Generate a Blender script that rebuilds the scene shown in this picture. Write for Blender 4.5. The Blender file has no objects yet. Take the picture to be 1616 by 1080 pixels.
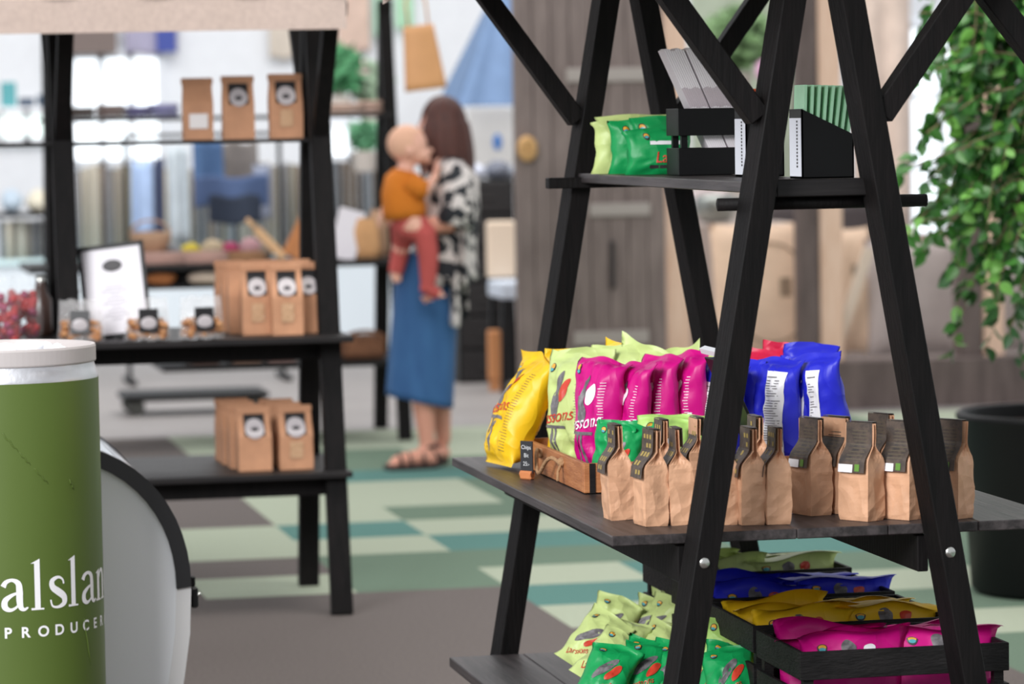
import bpy, math, random
from mathutils import Vector, Matrix, noise
S = bpy.context.scene
COL = S.collection
R = math.radians
# ------------------------------------------------------------------ camera
FPX = 5500.0
YAW = math.atan(1125 / FPX); PITCH = math.atan(349 / FPX); ROLL = 0.017
CAM = Vector((0, 0, 1.58))
FW = Vector((math.sin(YAW) * math.cos(PITCH), math.cos(YAW) * math.cos(PITCH), -math.sin(PITCH)))
_r = Vector((math.cos(YAW), -math.sin(YAW), 0)); _u = _r.cross(FW)
RT = _r * math.cos(ROLL) - _u * math.sin(ROLL)
UP = _u * math.cos(ROLL) + _r * math.sin(ROLL)
cd = bpy.data.cameras.new('camera'); cam = bpy.data.objects.new('camera', cd); COL.objects.link(cam)
m = Matrix((RT, UP, -FW)).transposed().to_4x4(); m.translation = CAM
cam.matrix_world = m
cd.sensor_width = 36; cd.lens = FPX / 1616 * 36; cd.clip_end = 200; cd.clip_start = .1
cd.dof.use_dof = True; cd.dof.focus_distance = 7.25; cd.dof.aperture_fstop = (cd.lens / 1000) / 0.031
S.camera = cam
# ------------------------------------------------------------------ light
S.view_settings.view_transform = 'Standard'; S.view_settings.look = 'None'
S.view_settings.exposure = 0.0; S.view_settings.gamma = 1
w = bpy.data.worlds.new('world'); S.world = w; w.use_nodes = True
w.node_tree.nodes['Background'].inputs[0].default_value = (0.93, 0.96, 1.0, 1)
w.node_tree.nodes['Background'].inputs[1].default_value = 0.7


def area(name, loc, target, sx, sy, power, col):
    l = bpy.data.lights.new(name, 'AREA'); l.shape = 'RECTANGLE'; l.size = sx; l.size_y = sy
    l.energy = power; l.color = col
    o = bpy.data.objects.new(name, l); COL.objects.link(o); o.location = loc
    o.rotation_euler = (Vector(target) - Vector(loc)).to_track_quat('-Z', 'Y').to_euler()
    return o


area('front_left_fill', (-4.0, 1.4, 4.6), (1.9, 7.6, .6), 3.6, 3.0, 980, (.97, .98, 1))  # added area light from the front left, brightens faces turned to the camera
area('hall_lamps', (2.5, 9.0, 6.0), (2.2, 9.5, 0), 4, 3, 300, (1, .95, .9))
area('back_hall_lamps', (2.5, 19.5, 6.0), (2.5, 21, 0), 9, 5, 560, (1, .98, .96))


def ptY(px, py, y):
    d = FW + RT * ((px - 808) / FPX) - UP * ((py - 540) / FPX)
    return CAM + d * (y / d.y)


def ptZ(px, py, z):
    d = FW + RT * ((px - 808) / FPX) - UP * ((py - 540) / FPX)
    return CAM + d * ((z - CAM.z) / d.z)


# ------------------------------------------------------------------ materials
def lin(h):
    h = h.lstrip('#')
    v = [int(h[i:i + 2], 16) / 255 for i in (0, 2, 4)]
    return tuple((c / 12.92 if c <= .04045 else ((c + .055) / 1.055) ** 2.4) for c in v) + (1,)


MATS = {}


def mat(name, color, rough=.6, metal=0, bump=0, bscale=40, var=.0, vscale=12, stretch=None, spec=.5,
        emit=0, alpha=None, trans=0, col2=None, coat=0, bdist=.01, crumple=0, cscale=14):
    if name in MATS: return MATS[name]
    m = bpy.data.materials.new(name); m.use_nodes = True
    nt = m.node_tree; b = nt.nodes['Principled BSDF']
    c = lin(color) if isinstance(color, str) else tuple(color) + (1,)
    b.inputs['Base Color'].default_value = c
    b.inputs['Roughness'].default_value = rough; b.inputs['Metallic'].default_value = metal
    b.inputs['Specular IOR Level'].default_value = spec
    b.inputs['Coat Weight'].default_value = coat
    if trans: b.inputs['Transmission Weight'].default_value = trans
    if alpha is not None: b.inputs['Alpha'].default_value = alpha
    if emit:
        b.inputs['Emission Color'].default_value = c; b.inputs['Emission Strength'].default_value = emit
    tc = nt.nodes.new('ShaderNodeTexCoord'); mp = nt.nodes.new('ShaderNodeMapping')
    nt.links.new(tc.outputs['Object'], mp.inputs['Vector'])
    if stretch: mp.inputs['Scale'].default_value = stretch
    if var or col2:
        n = nt.nodes.new('ShaderNodeTexNoise'); n.inputs['Scale'].default_value = vscale
        n.inputs['Detail'].default_value = 5; n.inputs['Roughness'].default_value = .6
        nt.links.new(mp.outputs[0], n.inputs['Vector'])
        r = nt.nodes.new('ShaderNodeValToRGB')
        c2 = lin(col2) if col2 else tuple(x * (1 + var) for x in c[:3]) + (1,)
        c1 = c if col2 else tuple(x * (1 - var) for x in c[:3]) + (1,)
        r.color_ramp.elements[0].position = .35; r.color_ramp.elements[1].position = .65
        r.color_ramp.elements[0].color = c1; r.color_ramp.elements[1].color = c2
        nt.links.new(n.outputs[0], r.inputs[0]); nt.links.new(r.outputs[0], b.inputs['Base Color'])
    if bump:
        n2 = nt.nodes.new('ShaderNodeTexNoise'); n2.inputs['Scale'].default_value = bscale
        n2.inputs['Detail'].default_value = 4
        nt.links.new(mp.outputs[0], n2.inputs['Vector'])
        bp = nt.nodes.new('ShaderNodeBump'); bp.inputs['Strength'].default_value = bump; bp.inputs['Distance'].default_value = bdist
        nt.links.new(n2.outputs[0], bp.inputs['Height']); nt.links.new(bp.outputs[0], b.inputs['Normal'])
    if crumple:
        dn = nt.nodes.new('ShaderNodeTexNoise'); dn.inputs['Scale'].default_value = 5
        nt.links.new(tc.outputs['Object'], dn.inputs['Vector'])
        va = nt.nodes.new('ShaderNodeVectorMath'); va.operation = 'MULTIPLY_ADD'
        va.inputs[1].default_value = (.25, .25, .25)
        nt.links.new(dn.outputs['Color'], va.inputs[0]); nt.links.new(tc.outputs['Object'], va.inputs[2])
        vo = nt.nodes.new('ShaderNodeTexVoronoi'); vo.inputs['Scale'].default_value = cscale
        nt.links.new(va.outputs[0], vo.inputs['Vector'])
        b3 = nt.nodes.new('ShaderNodeBump'); b3.inputs['Strength'].default_value = crumple; b3.inputs['Distance'].default_value = .02
        nt.links.new(vo.outputs['Distance'], b3.inputs['Height'])
        if bump: nt.links.new(bp.outputs[0], b3.inputs['Normal'])
        nt.links.new(b3.outputs[0], b.inputs['Normal'])
    MATS[name] = m
    return m


def woodY(name, c, c2, rough=.5, axis='Y', sc=1):
    st = {'X': (1.2, 18, 18), 'Y': (18, 1.2, 18), 'Z': (18, 18, 1.2)}[axis]
    return mat(name, c, rough, spec=.3, col2=c2, vscale=3 * sc, stretch=st, bump=.25, bscale=6, bdist=.004)


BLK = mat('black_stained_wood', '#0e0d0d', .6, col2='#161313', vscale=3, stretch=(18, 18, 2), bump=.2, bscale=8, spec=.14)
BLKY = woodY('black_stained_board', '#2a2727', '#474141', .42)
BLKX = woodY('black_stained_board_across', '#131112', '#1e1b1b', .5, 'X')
CRB = mat('black_crate_wood', '#141313', .6, col2='#211f1f', vscale=5, stretch=(3, 3, 12), bump=.3, bscale=20, spec=.2)
KRAFT = mat('kraft_paper', '#cf9f7d', .55, var=.07, vscale=25, bump=.2, bscale=38, bdist=.006, crumple=.28, cscale=24)
KRAFT2 = mat('kraft_paper_brown', '#bd8a68', .7, var=.1, vscale=14, bump=.2, bscale=25)
PINE = mat('pine_wood', '#e6c6b0', .6, col2='#d9b49b', vscale=3, stretch=(12, 12, 1.5))
CRATEW = mat('orange_brown_wood', '#a0623a', .55, col2='#b97a4c', vscale=4, stretch=(3, 3, 25), bump=.2, bscale=15)
GREYW = mat('grey_weathered_wood', '#887a75', .8, col2='#6f625e', vscale=5, stretch=(5, 5, .6), bump=.3, bscale=10)
GREYP = mat('grey_brown_timber', '#6b5d59', .8, col2='#544845', vscale=4, stretch=(4, 4, .8))
CANVAS = mat('beige_linen', '#b5a399', .9, var=.07, vscale=60, bump=.4, bscale=300, bdist=.001)
WHITE = mat('white_paint', '#eceef2', .6, var=.02)
WGLOSS = mat('white_plastic', '#eeeff3', .35)
BLACKP = mat('black_plastic', '#0e0e0f', .45, spec=.25)
STEEL = mat('steel', '#c9c9c4', .25, 1, bump=.2, bscale=60)
ROPE = mat('jute_rope', '#a8815c', .9, bump=.6, bscale=150)
INK = mat('dark_print', '#3a3638', .5)
GINK = mat('grey_print', '#6e6a6c', .5, var=.35, vscale=60)
WPRINT = mat('white_print', '#f0eef0', .4)
RED = mat('red_print', '#c8402c', .4)
TEAL = mat('teal_print', '#4fa6b0', .4); GOLD = mat('gold_print', '#e0a53a', .4)
BAGC = {}
for k, c in dict(lime='#c4d488', magenta='#c80a7c', yellow='#edbe1e', green='#129650', blue='#2a2fc8', ltgreen='#a9cf6e', crimson='#cf2448').items():
    BAGC[k] = mat(k + '_foil', c, .42, var=.06, vscale=8, bump=.12, bscale=18, bdist=.006, spec=.35, crumple=.5, cscale=13)
SKIN = mat('skin', '#dd9c85', .55, var=.04)
SKINB = mat('baby_skin', '#e9b29c', .5, var=.04)


# ------------------------------------------------------------------ mesh helpers
class MB:
    def __init__(s): s.v = []; s.f = []; s.m = []

    def add(s, vs, fs, mi=0):
        n = len(s.v); s.v += [tuple(p) for p in vs]
        s.f += [tuple(i + n for i in f) for f in fs]; s.m += [mi] * len(fs)
        return s

    def box(s, c, d, rot=None, mi=0, bev=0):
        x, y, z = [a / 2 for a in d]
        b = min(bev, x * .9, y * .9, z * .9)
        M = rot.to_matrix() if rot else None
        if b <= 0:
            vs = [Vector((i, j, k)) for i in (-x, x) for j in (-y, y) for k in (-z, z)]
            fs = [(0, 1, 3, 2), (4, 6, 7, 5), (0, 4, 5, 1), (2, 3, 7, 6), (0, 2, 6, 4), (1, 5, 7, 3)]
        else:
            vs = []; idx = {}
            for i in (-1, 1):
                for j in (-1, 1):
                    for k in (-1, 1):
                        for a, o in enumerate(((b, 0, 0), (0, b, 0), (0, 0, b))):
                            # vertex lying on the face normal to axis a
                            p = Vector((i * (x - (0 if a == 0 else b)), j * (y - (0 if a == 1 else b)), k * (z - (0 if a == 2 else b))))
                            idx[(i, j, k, a)] = len(vs); vs.append(p)
            fs = []
            for a in range(3):
                for sgn in (-1, 1):
                    q = []
                    for (p1, p2) in ((-1, -1), (1, -1), (1, 1), (-1, 1)):
                        t = [0, 0, 0]; t[a] = sgn; t[(a + 1) % 3] = p1; t[(a + 2) % 3] = p2
                        q.append(idx[(t[0], t[1], t[2], a)])
                    if sgn < 0: q.reverse()
                    fs.append(tuple(q))
            for a in range(3):
                b1, b2 = (a + 1) % 3, (a + 2) % 3
                for s1 in (-1, 1):
                    for s2 in (-1, 1):
                        def g(sa, face):
                            t = [0, 0, 0]; t[a] = sa; t[b1] = s1; t[b2] = s2
                            return idx[(t[0], t[1], t[2], face)]
                        q = [g(-1, b1), g(1, b1), g(1, b2), g(-1, b2)]
                        if s1 * s2 < 0: q.reverse()
                        fs.append(tuple(q))
            for i in (-1, 1):
                for j in (-1, 1):
                    for k in (-1, 1):
                        q = [idx[(i, j, k, 0)], idx[(i, j, k, 1)], idx[(i, j, k, 2)]]
                        if i * j * k < 0: q.reverse()
                        fs.append(tuple(q))
        c = Vector(c)
        vs = [(M @ p if M else p) + c for p in vs]
        return s.add(vs, fs, mi)

    def beam(s, p, q, a, b, side=Vector((0, 1, 0)), mi=0, bev=.002):
        """rectangular beam p->q, a = size along 'side', b = size across"""
        p = Vector(p); q = Vector(q); d = (q - p); L = d.length; d.normalize()
        sd = (side - d * side.dot(d)).normalized(); t = d.cross(sd)
        M = Matrix((sd, t, d)).transposed()
        return s.box((p + q) / 2, (a, b, L), M.to_quaternion(), mi, bev)

    def tube(s, pts, rad, n=10, mi=0, caps=True, ellip=1.0, side=None):
        pts = [Vector(p) for p in pts]
        if not hasattr(rad, '__len__'): rad = [rad] * len(pts)
        vs = []; fs = []; ref = Vector(side) if side is not None else None
        for i, p in enumerate(pts):
            a = pts[max(0, i - 1)]; b = pts[min(len(pts) - 1, i + 1)]
            d = (b - a).normalized() if (b - a).length > 1e-9 else Vector((0, 0, 1))
            if ref is None:
                ref = Vector((0, 0, 1)) if abs(d.z) < .9 else Vector((1, 0, 0))
            u = (ref - d * ref.dot(d)).normalized(); v = d.cross(u)
            if side is None: ref = u
            for k in range(n):
                t = 2 * math.pi * k / n
                vs.append(p + (u * math.cos(t) + v * math.sin(t) * ellip) * rad[i])
        for i in range(len(pts) - 1):
            for k in range(n):
                fs.append((i * n + k, i * n + (k + 1) % n, (i + 1) * n + (k + 1) % n, (i + 1) * n + k))
        if caps:
            fs.append(tuple(reversed(range(n)))); fs.append(tuple(range((len(pts) - 1) * n, len(pts) * n)))
        return s.add(vs, fs, mi)

    def ball(s, c, r, n=12, mi=0, rot=None):
        if not hasattr(r, '__len__'): r = (r, r, r)
        c = Vector(c); vs = []; fs = []; M = rot.to_matrix() if rot else None
        for i in range(n + 1):
            th = math.pi * i / n
            for k in range(2 * n):
                ph = math.pi * k / n
                p = Vector((r[0] * math.sin(th) * math.cos(ph), r[1] * math.sin(th) * math.sin(ph), r[2] * math.cos(th)))
                vs.append(c + (M @ p if M else p))
        w_ = 2 * n
        for i in range(n):
            for k in range(w_):
                fs.append((i * w_ + k, (i + 1) * w_ + k, (i + 1) * w_ + (k + 1) % w_, i * w_ + (k + 1) % w_))
        return s.add(vs, fs, mi)

    def lathe(s, prof, c=(0, 0, 0), n=48, mi=0):
        c = Vector(c); vs = []; fs = []
        for r_, z in prof:
            for k in range(n):
                t = 2 * math.pi * k / n
                vs.append(c + Vector((r_ * math.cos(t), r_ * math.sin(t), z)))
        for i in range(len(prof) - 1):
            for k in range(n):
                fs.append((i * n + k, i * n + (k + 1) % n, (i + 1) * n + (k + 1) % n, (i + 1) * n + k))
        return s.add(vs, fs, mi)

    def disc(s, c, r, ax=Vector((0, 0, 1)), n=24, mi=0, rr=None):
        ax = Vector(ax).normalized(); u = ax.orthogonal().normalized(); v = ax.cross(u); c = Vector(c)
        return s.add([c + (u * math.cos(2 * math.pi * k / n) + v * math.sin(2 * math.pi * k / n)) * r for k in range(n)], [tuple(range(n))], mi)

    def grid(s, fn, nu, nv, mi=0, close=False):
        vs = [fn(i / nu, j / nv) for j in range(nv + 1) for i in range(nu + 1)]
        fs = [(j * (nu + 1) + i, j * (nu + 1) + i + 1, (j + 1) * (nu + 1) + i + 1, (j + 1) * (nu + 1) + i) for j in range(nv) for i in range(nu)]
        return s.add(vs, fs, mi)

    def build(s, name, mats, parent=None, smooth=False, mods=None):
        me = bpy.data.meshes.new(name); me.from_pydata(s.v, [], s.f); me.update()
        if not isinstance(mats, (list, tuple)): mats = [mats]
        for m_ in mats: me.materials.append(m_)
        if len(mats) > 1: me.polygons.foreach_set('material_index', s.m)
        if smooth: me.polygons.foreach_set('use_smooth', [True] * len(s.f))
        o = bpy.data.objects.new(name, me); COL.objects.link(o)
        if parent: o.parent = parent
        return o


def thing(name, label, cat, loc=(0, 0, 0), rotz=0, group=None, rot=None):
    o = bpy.data.objects.new(name, None); COL.objects.link(o); o.empty_display_size = .05
    o.location = loc; o.rotation_euler = rot if rot else (0, 0, rotz)
    o['label'] = label; o['category'] = cat
    if group: o['group'] = group
    return o


def tag(o, label, cat, group=None, kind=None):
    o['label'] = label; o['category'] = cat
    if group: o['group'] = group
    if kind: o['kind'] = kind
    return o


def struct(o): o['kind'] = 'structure'; return o


def solid(o, t, off=0):
    md = o.modifiers.new('solid', 'SOLIDIFY'); md.thickness = t; md.offset = off
    return o


def text_mesh(body, size, shear=0, space=1, bold=0):
    cu = bpy.data.curves.new('txt', 'FONT'); cu.body = body; cu.size = size; cu.shear = shear
    cu.space_character = space; cu.offset = bold; cu.align_x = 'CENTER'
    o = bpy.data.objects.new('txt', cu); COL.objects.link(o)
    dg = bpy.context.evaluated_depsgraph_get(); dg.update()
    me = o.evaluated_get(dg).to_mesh()
    vs = [v.co.copy() for v in me.vertices]; fs = [tuple(p.vertices) for p in me.polygons]
    o.evaluated_get(dg).to_mesh_clear()
    bpy.data.objects.remove(o); bpy.data.curves.remove(cu)
    return vs, fs


# ================================================================== SETTING
# ---- floor: carpet planks of 51 cm, then plain grey hall floor
CG = mat('carpet_grey', '#6b6461', .95, var=.14, vscale=90, bump=.5, bscale=250, spec=.1)
CL = mat('carpet_pale_green', '#a8b09c', .95, var=.07, vscale=90, bump=.5, bscale=250, spec=.1)
CM = mat('carpet_mid_green', '#6a7d6c', .95, var=.09, vscale=90, bump=.5, bscale=250, spec=.1)
CT = mat('carpet_teal', '#5b827b', .95, var=.09, vscale=90, bump=.5, bscale=250, spec=.1)
HF = mat('hall_floor_grey', '#8d8886', .55, var=.06, vscale=2, spec=.3)
rows = {  # j : letters for k = 2..12  (k=4 starts at X 1.305)
    -3: 'gggggggllmm', -2: 'gggggggmmll', -1: 'ggggggglllm', 0: 'gggggglmmll', 1: 'ggggggttllm',
    2: 'gglm lmmmll', 3: 'ggglmmttmmm', 4: 'ggllltttmml', 5: 'gglltlllmmt', 6: 'ggglmmmmtml',
    7: 'gggglllllmm', 8: 'gggglllmmll', 9: 'ggggttttmll', 10: 'gggglmmlltt', 11: 'ggggggmmlll', 12: 'ggggllllmmm', 13: 'ggggmlllmlt'}
rows[2] = 'ggglmltmlll'[0:11]; rows[3] = 'gggg' + 'mm' + 'mt' + 'tmm'; rows[4] = 'gggl' + 'ltt' + 'mml' + 'm'
rows[4] = 'ggllllttmml'; rows[4] = 'gg' + 'll' + 'tt' + 'tm' + 'mll'
# explicit map: index = k-2
rows[1] = 'gggg' + 'ttlllmm'; rows[1] = 'gg' + 'gg' + 'tt' + 'lllmm'
def rw(k4, k5, k6, k7, k8, k9, k10='l'): return 'gg' + k4 + k5 + k6 + k7 + k8 + k9 + k10 + 'ml'
rows = {-3: rw('g', 'g', 'g', 'g', 'm', 'l', 'm'), -2: rw('g', 'g', 'g', 'g', 'm', 'm', 'l'), -1: rw('g', 'g', 'g', 'g', 'l', 'l', 'm'),
        0: rw('g', 'g', 'l', 'l', 'm', 'l'), 1: rw('g', 'g', 't', 't', 'l', 'l'), 2: rw('l', 'm', 'l', 't', 'm', 'm'),
        3: rw('g', 'm', 'm', 'm', 't', 'm'), 4: rw('l', 'l', 't', 't', 'm', 'l'), 5: rw('l', 't', 'l', 'l', 'm', 'm'),
        6: rw('g', 'l', 'm', 'm', 'l', 't'), 7: rw('g', 'l', 'l', 'm', 'l', 'l'), 8: rw('g', 'l', 'l', 'm', 'm', 'm'),
        9: rw('g', 'g', 't', 't', 'm', 'l'), 10: rw('g', 'l', 'm', 'm', 'l', 'm'), 11: rw('g', 'g', 'm', 'l', 'm', 'm'),
        12: rw('g', 'l', 'l', 'l', 'm', 'l'), 13: rw('g', 'l', 'l', 'l', 'l', 'l')}
fl = MB(); P = .512
ix = dict(g=0, l=1, m=2, t=3)
for j in range(-22, 14):
    for k in range(-10, 22):
        x = 1.305 + P * (k - 4); y = 10.53 + P * j
        c = 'g'
        if j in rows and 2 <= k <= 12: c = rows[j][k - 2]
        elif k > 12 or (j < -3 and k > 6): c = random.Random(j * 57 + k).choice('gllm t'.replace(' ', ''))
        fl.add([(x, y, 0), (x + P, y, 0), (x + P, y + P, 0), (x, y + P, 0)], [(0, 1, 2, 3)], ix[c])
Xa = 1.305 - P * 14; Xb = 1.305 + P * 18; Ya = 10.53 + P * 14
fl.add([(Xa, Ya, 0), (Xb, Ya, 0), (Xb, 27, 0), (Xa, 27, 0)], [(0, 1, 2, 3)], 4)
struct(fl.build('floor', [CG, CL, CM, CT, HF]))
# ---- back wall with two daylight windows
wl = MB(); wl.box((3, 26.9, 2.4), (18, .2, 4.8)); struct(wl.build('wall_back', WHITE))
wl = MB(); wl.box((-5.9, 18, 2.4), (.2, 18, 4.8)); struct(wl.build('wall_left', WHITE))
wl = MB(); wl.box((10.6, 14, 2.4), (.2, 26, 4.8)); struct(wl.build('wall_right', WHITE))
SKY = mat('daylight_pane', '#f4fbff', .3, emit=1.25)
SKYG = mat('daylight_pane_greenish', '#e6f4ee', .3, emit=1.0)


def window(n, x0, y0, x1, y1, cols, rws, m_):
    a = ptY(x0, y1, 26.72); b = ptY(x1, y0, 26.72)
    fr = MB(); cx, cz = (a.x + b.x) / 2, (a.z + b.z) / 2; W, H = b.x - a.x, b.z - a.z
    for i in range(cols + 1): fr.box((a.x + W * i / cols, 26.74, cz), (.05, .07, H + .05))
    for i in range(rws + 1): fr.box((cx, 26.74, a.z + H * i / rws), (W, .07, .05))
    o = struct(fr.build('window_%d' % n, WHITE))
    p = MB(); p.box((cx, 26.765, cz), (W, .02, H)); p.build('pane', m_, o)
    return o


window(1, 116, 86, 252, 258, 3, 2, SKY)
window(2, 1436, 40, 1536, 372, 2, 3, SKY)
window(3, 500, 196, 606, 250, 2, 1, SKY)
window(4, 0, 176, 84, 222, 2, 1, SKYG)


# ================================================================== MARKET STANDS
def stand(label, cx, y0, y1, shelves, swap=False, roof=True, brace_z=(1.58, 1.86), tall=2.2, bolts=True, legs_group=None, dirt=BLK, skew=0.0):
    """two A-frames at depth y0 and y1 (local Y), legs spread along local X. shelves = (z, thickness, x0, x1, ya, yb)"""
    t = thing('market_stand', label, 'display stand', (cx, 0, 0) if not swap else (0, cx, 0))
    def V(x, y, z): return Vector((x + skew * (2 * (y - y0) / (y1 - y0) - 1), y, z)) if not swap else Vector((y, x, z))
    def hs(z): return .3745 - .1757 * z        # half spread
    sd = V(0, 1, 0)
    for y in (y0, y1):
        for s in (-1, 1):
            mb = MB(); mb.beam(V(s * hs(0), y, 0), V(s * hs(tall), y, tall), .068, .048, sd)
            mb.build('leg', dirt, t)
            if roof:
                mb = MB(); p = V(s * (hs(1.5) - .005), y, 1.56); q = V(s * .56, y, 2.16)
                p = V(s * (.107), y, 1.55); q = V(s * .46, y, 2.0)
                mb.beam(p, q, .05, .045, sd); mb.build('brace', dirt, t)
                mb = MB(); mb.beam(V(s * .0, y, 2.25), V(s * .58, y, 1.935), .05, .045, sd)
                mb.build('rafter', dirt, t)
        if bolts:
            for s in (-1, 1):
                mb = MB(); c = V(s * hs(.73), y - .033, .73)
                mb.ball(c, (.0115, .006, .0115) if not swap else (.006, .0115, .0115), 8)
                mb.build('bolt_head', STEEL, t, True)
    mb = MB(); mb.beam(V(0, y0 - .25, 2.27), V(0, y1 + .25, 2.27), .05, .045, V(1, 0, 0)); mb.build('ridge_beam', dirt, t)
    for (z, th, x0, x1, ya, yb, nb) in shelves:
        # boards run along local Y; one mesh
        mb = MB(); wd = (x1 - x0) / nb
        for i in range(nb):
            c = V(x0 + wd * (i + .5), (ya + yb) / 2, z - th / 2)
            d = (wd - .0012, yb - ya, th) if not swap else (yb - ya, wd - .0012, th)
            mb.box(c, d, None, 0, .002)
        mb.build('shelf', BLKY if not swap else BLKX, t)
    return t, V, hs


# right stand: the main subject
CXR = 1.946; YN = 6.448; YF = 8.186
rs, V, hs = stand('black wooden A-frame market stand in the foreground filled with colourful snack bags', CXR, YN, YF,
                  [(.78, .02, 1.515 - CXR, 2.44 - CXR, 6.484, 8.150, 5), (.30, .024, 1.50 - CXR, 2.40 - CXR, 6.484, 8.150, 5),
                   (1.452, .022, 1.835 - CXR, 2.06 - CXR, 6.484, 8.150, 2)], roof=False, skew=.019)
for y, sk_ in ((YN, -.019), (YF, .019)):
    for s in (-1, 1):
        mb = MB(); mb.beam((sk_ + s * .122, y, 1.578), (sk_ + s * .40, y, 1.96), .05, .043, Vector((0, 1, 0))); mb.build('brace', BLK, rs)
mb = MB(); mb.beam((0.0, YN + .06, 2.25), (.66, YN + .06, 1.415), .05, .045); mb.build('outrigger', BLK, rs)
# beams under main and lower shelves
for z0 in (.755, .272):
    for s in (-1, 1):
        mb = MB(); mb.box((s * hs(z0) - s * 0 + (-.045 if s < 0 else -.045), (YN + YF) / 2 + .02, z0 - .035), (.022, YF - YN - .05, .072), None, 0, .002); mb.build('shelf_bearer', BLK, rs)
for s, y in ((1, YN), (1, YF)):
    pass
mb = MB(); mb.tube([(-.208, YN + .05, 1.412), (.212, YN + .05, 1.412)], .0125, 16); o = mb.build('crossbar', BLK, rs, True)
mb = MB(); mb.box((.01, YF - .05, 1.43), (.40, .04, .026), None, 0, .002); mb.build('crossbar', BLK, rs)
mb = MB(); mb.box((.0, YN + .024, 1.442), (.2, .022, .034), None, 0, .002); mb.build('shelf_end_rail', BLKX, rs)
# canvas canopy (hem just showing at the top of the photo)
cv = MB()
def cf(u, v):
    x = -.55 + u * 1.1; z = 2.30 - abs(x) * .62
    y = YF + .12 - v * (YF - YN + .5)
    return Vector((x, y, z + .004 * math.sin(v * 40)))
cv.grid(cf, 24, 30)
def hem(x):
    def f(u, v): return Vector((x + .004 * math.sin(v * 30), YF + .12 - v * (YF - YN + .5), 1.96 - u * .075 - .012 * math.sin(v * 26 + .5)))
    return f
cv.grid(hem(-.55), 3, 40); cv.grid(hem(.55), 3, 40)
cv.grid(lambda u, v: Vector((-.55 + u * .14, YF + .12, 1.96 + u * .08 - v * (.095 - .02 * math.sin(u * 3.1)) - v * u * .065)), 8, 3)
solid(cv.build('canopy', CANVAS, rs), .003)

# left stand (A-frames seen edge-on)
ls, V2, hs2 = stand('black A-frame market stand at left holding kraft bags and a framed notice', 11.42, .845, 1.685,
                    [(.90, .02, -.38, .38, .25, 1.74, 4), (.462, .02, -.37, .37, .45, 1.73, 4), (1.535, .012, -.11, .12, .2, 1.70, 2)],
                    swap=True, bolts=False)
for z0 in (.88, .442):
    for s in (-1, 1):
        mb = MB(); mb.box((1.0, s * (hs2(z0) - .05), z0 - .033), (1.45, .03, .062), None, 0, .002); mb.build('shelf_bearer', BLK, ls)
cv = MB()
cv.grid(lambda u, v: Vector((.3 + u * 1.4, -.62 + v * .62, 1.975 + v * .34)), 12, 8)
cv.grid(lambda u, v: Vector((.3 + u * 1.4, .62 - v * .62, 1.975 + v * .34)), 12, 8)
cv.grid(lambda u, v: Vector((.3 + u * 1.4, -.62 - .006 * math.sin(u * 30), 1.975 - v * (.105 - .006 * u))), 40, 4)
solid(cv.build('canopy', CANVAS, ls), .003)

# far stand behind the woman
fs_, V3, hs3 = stand('black market stand far back behind the woman, with a tan bag hanging on it', 17.44, 1.25, 2.94,
                     [(.905, .03, -.38, .38, 1.1, 2.98, 4), (.405, .03, -.37, .37, 1.74, 2.96, 4), (.80, .02, -.3, .34, 1.5, 2.35, 3), (1.63, .02, -.12, .12, 1.2, 2.96, 2)],
                     swap=True, bolts=False, roof=False)


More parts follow.
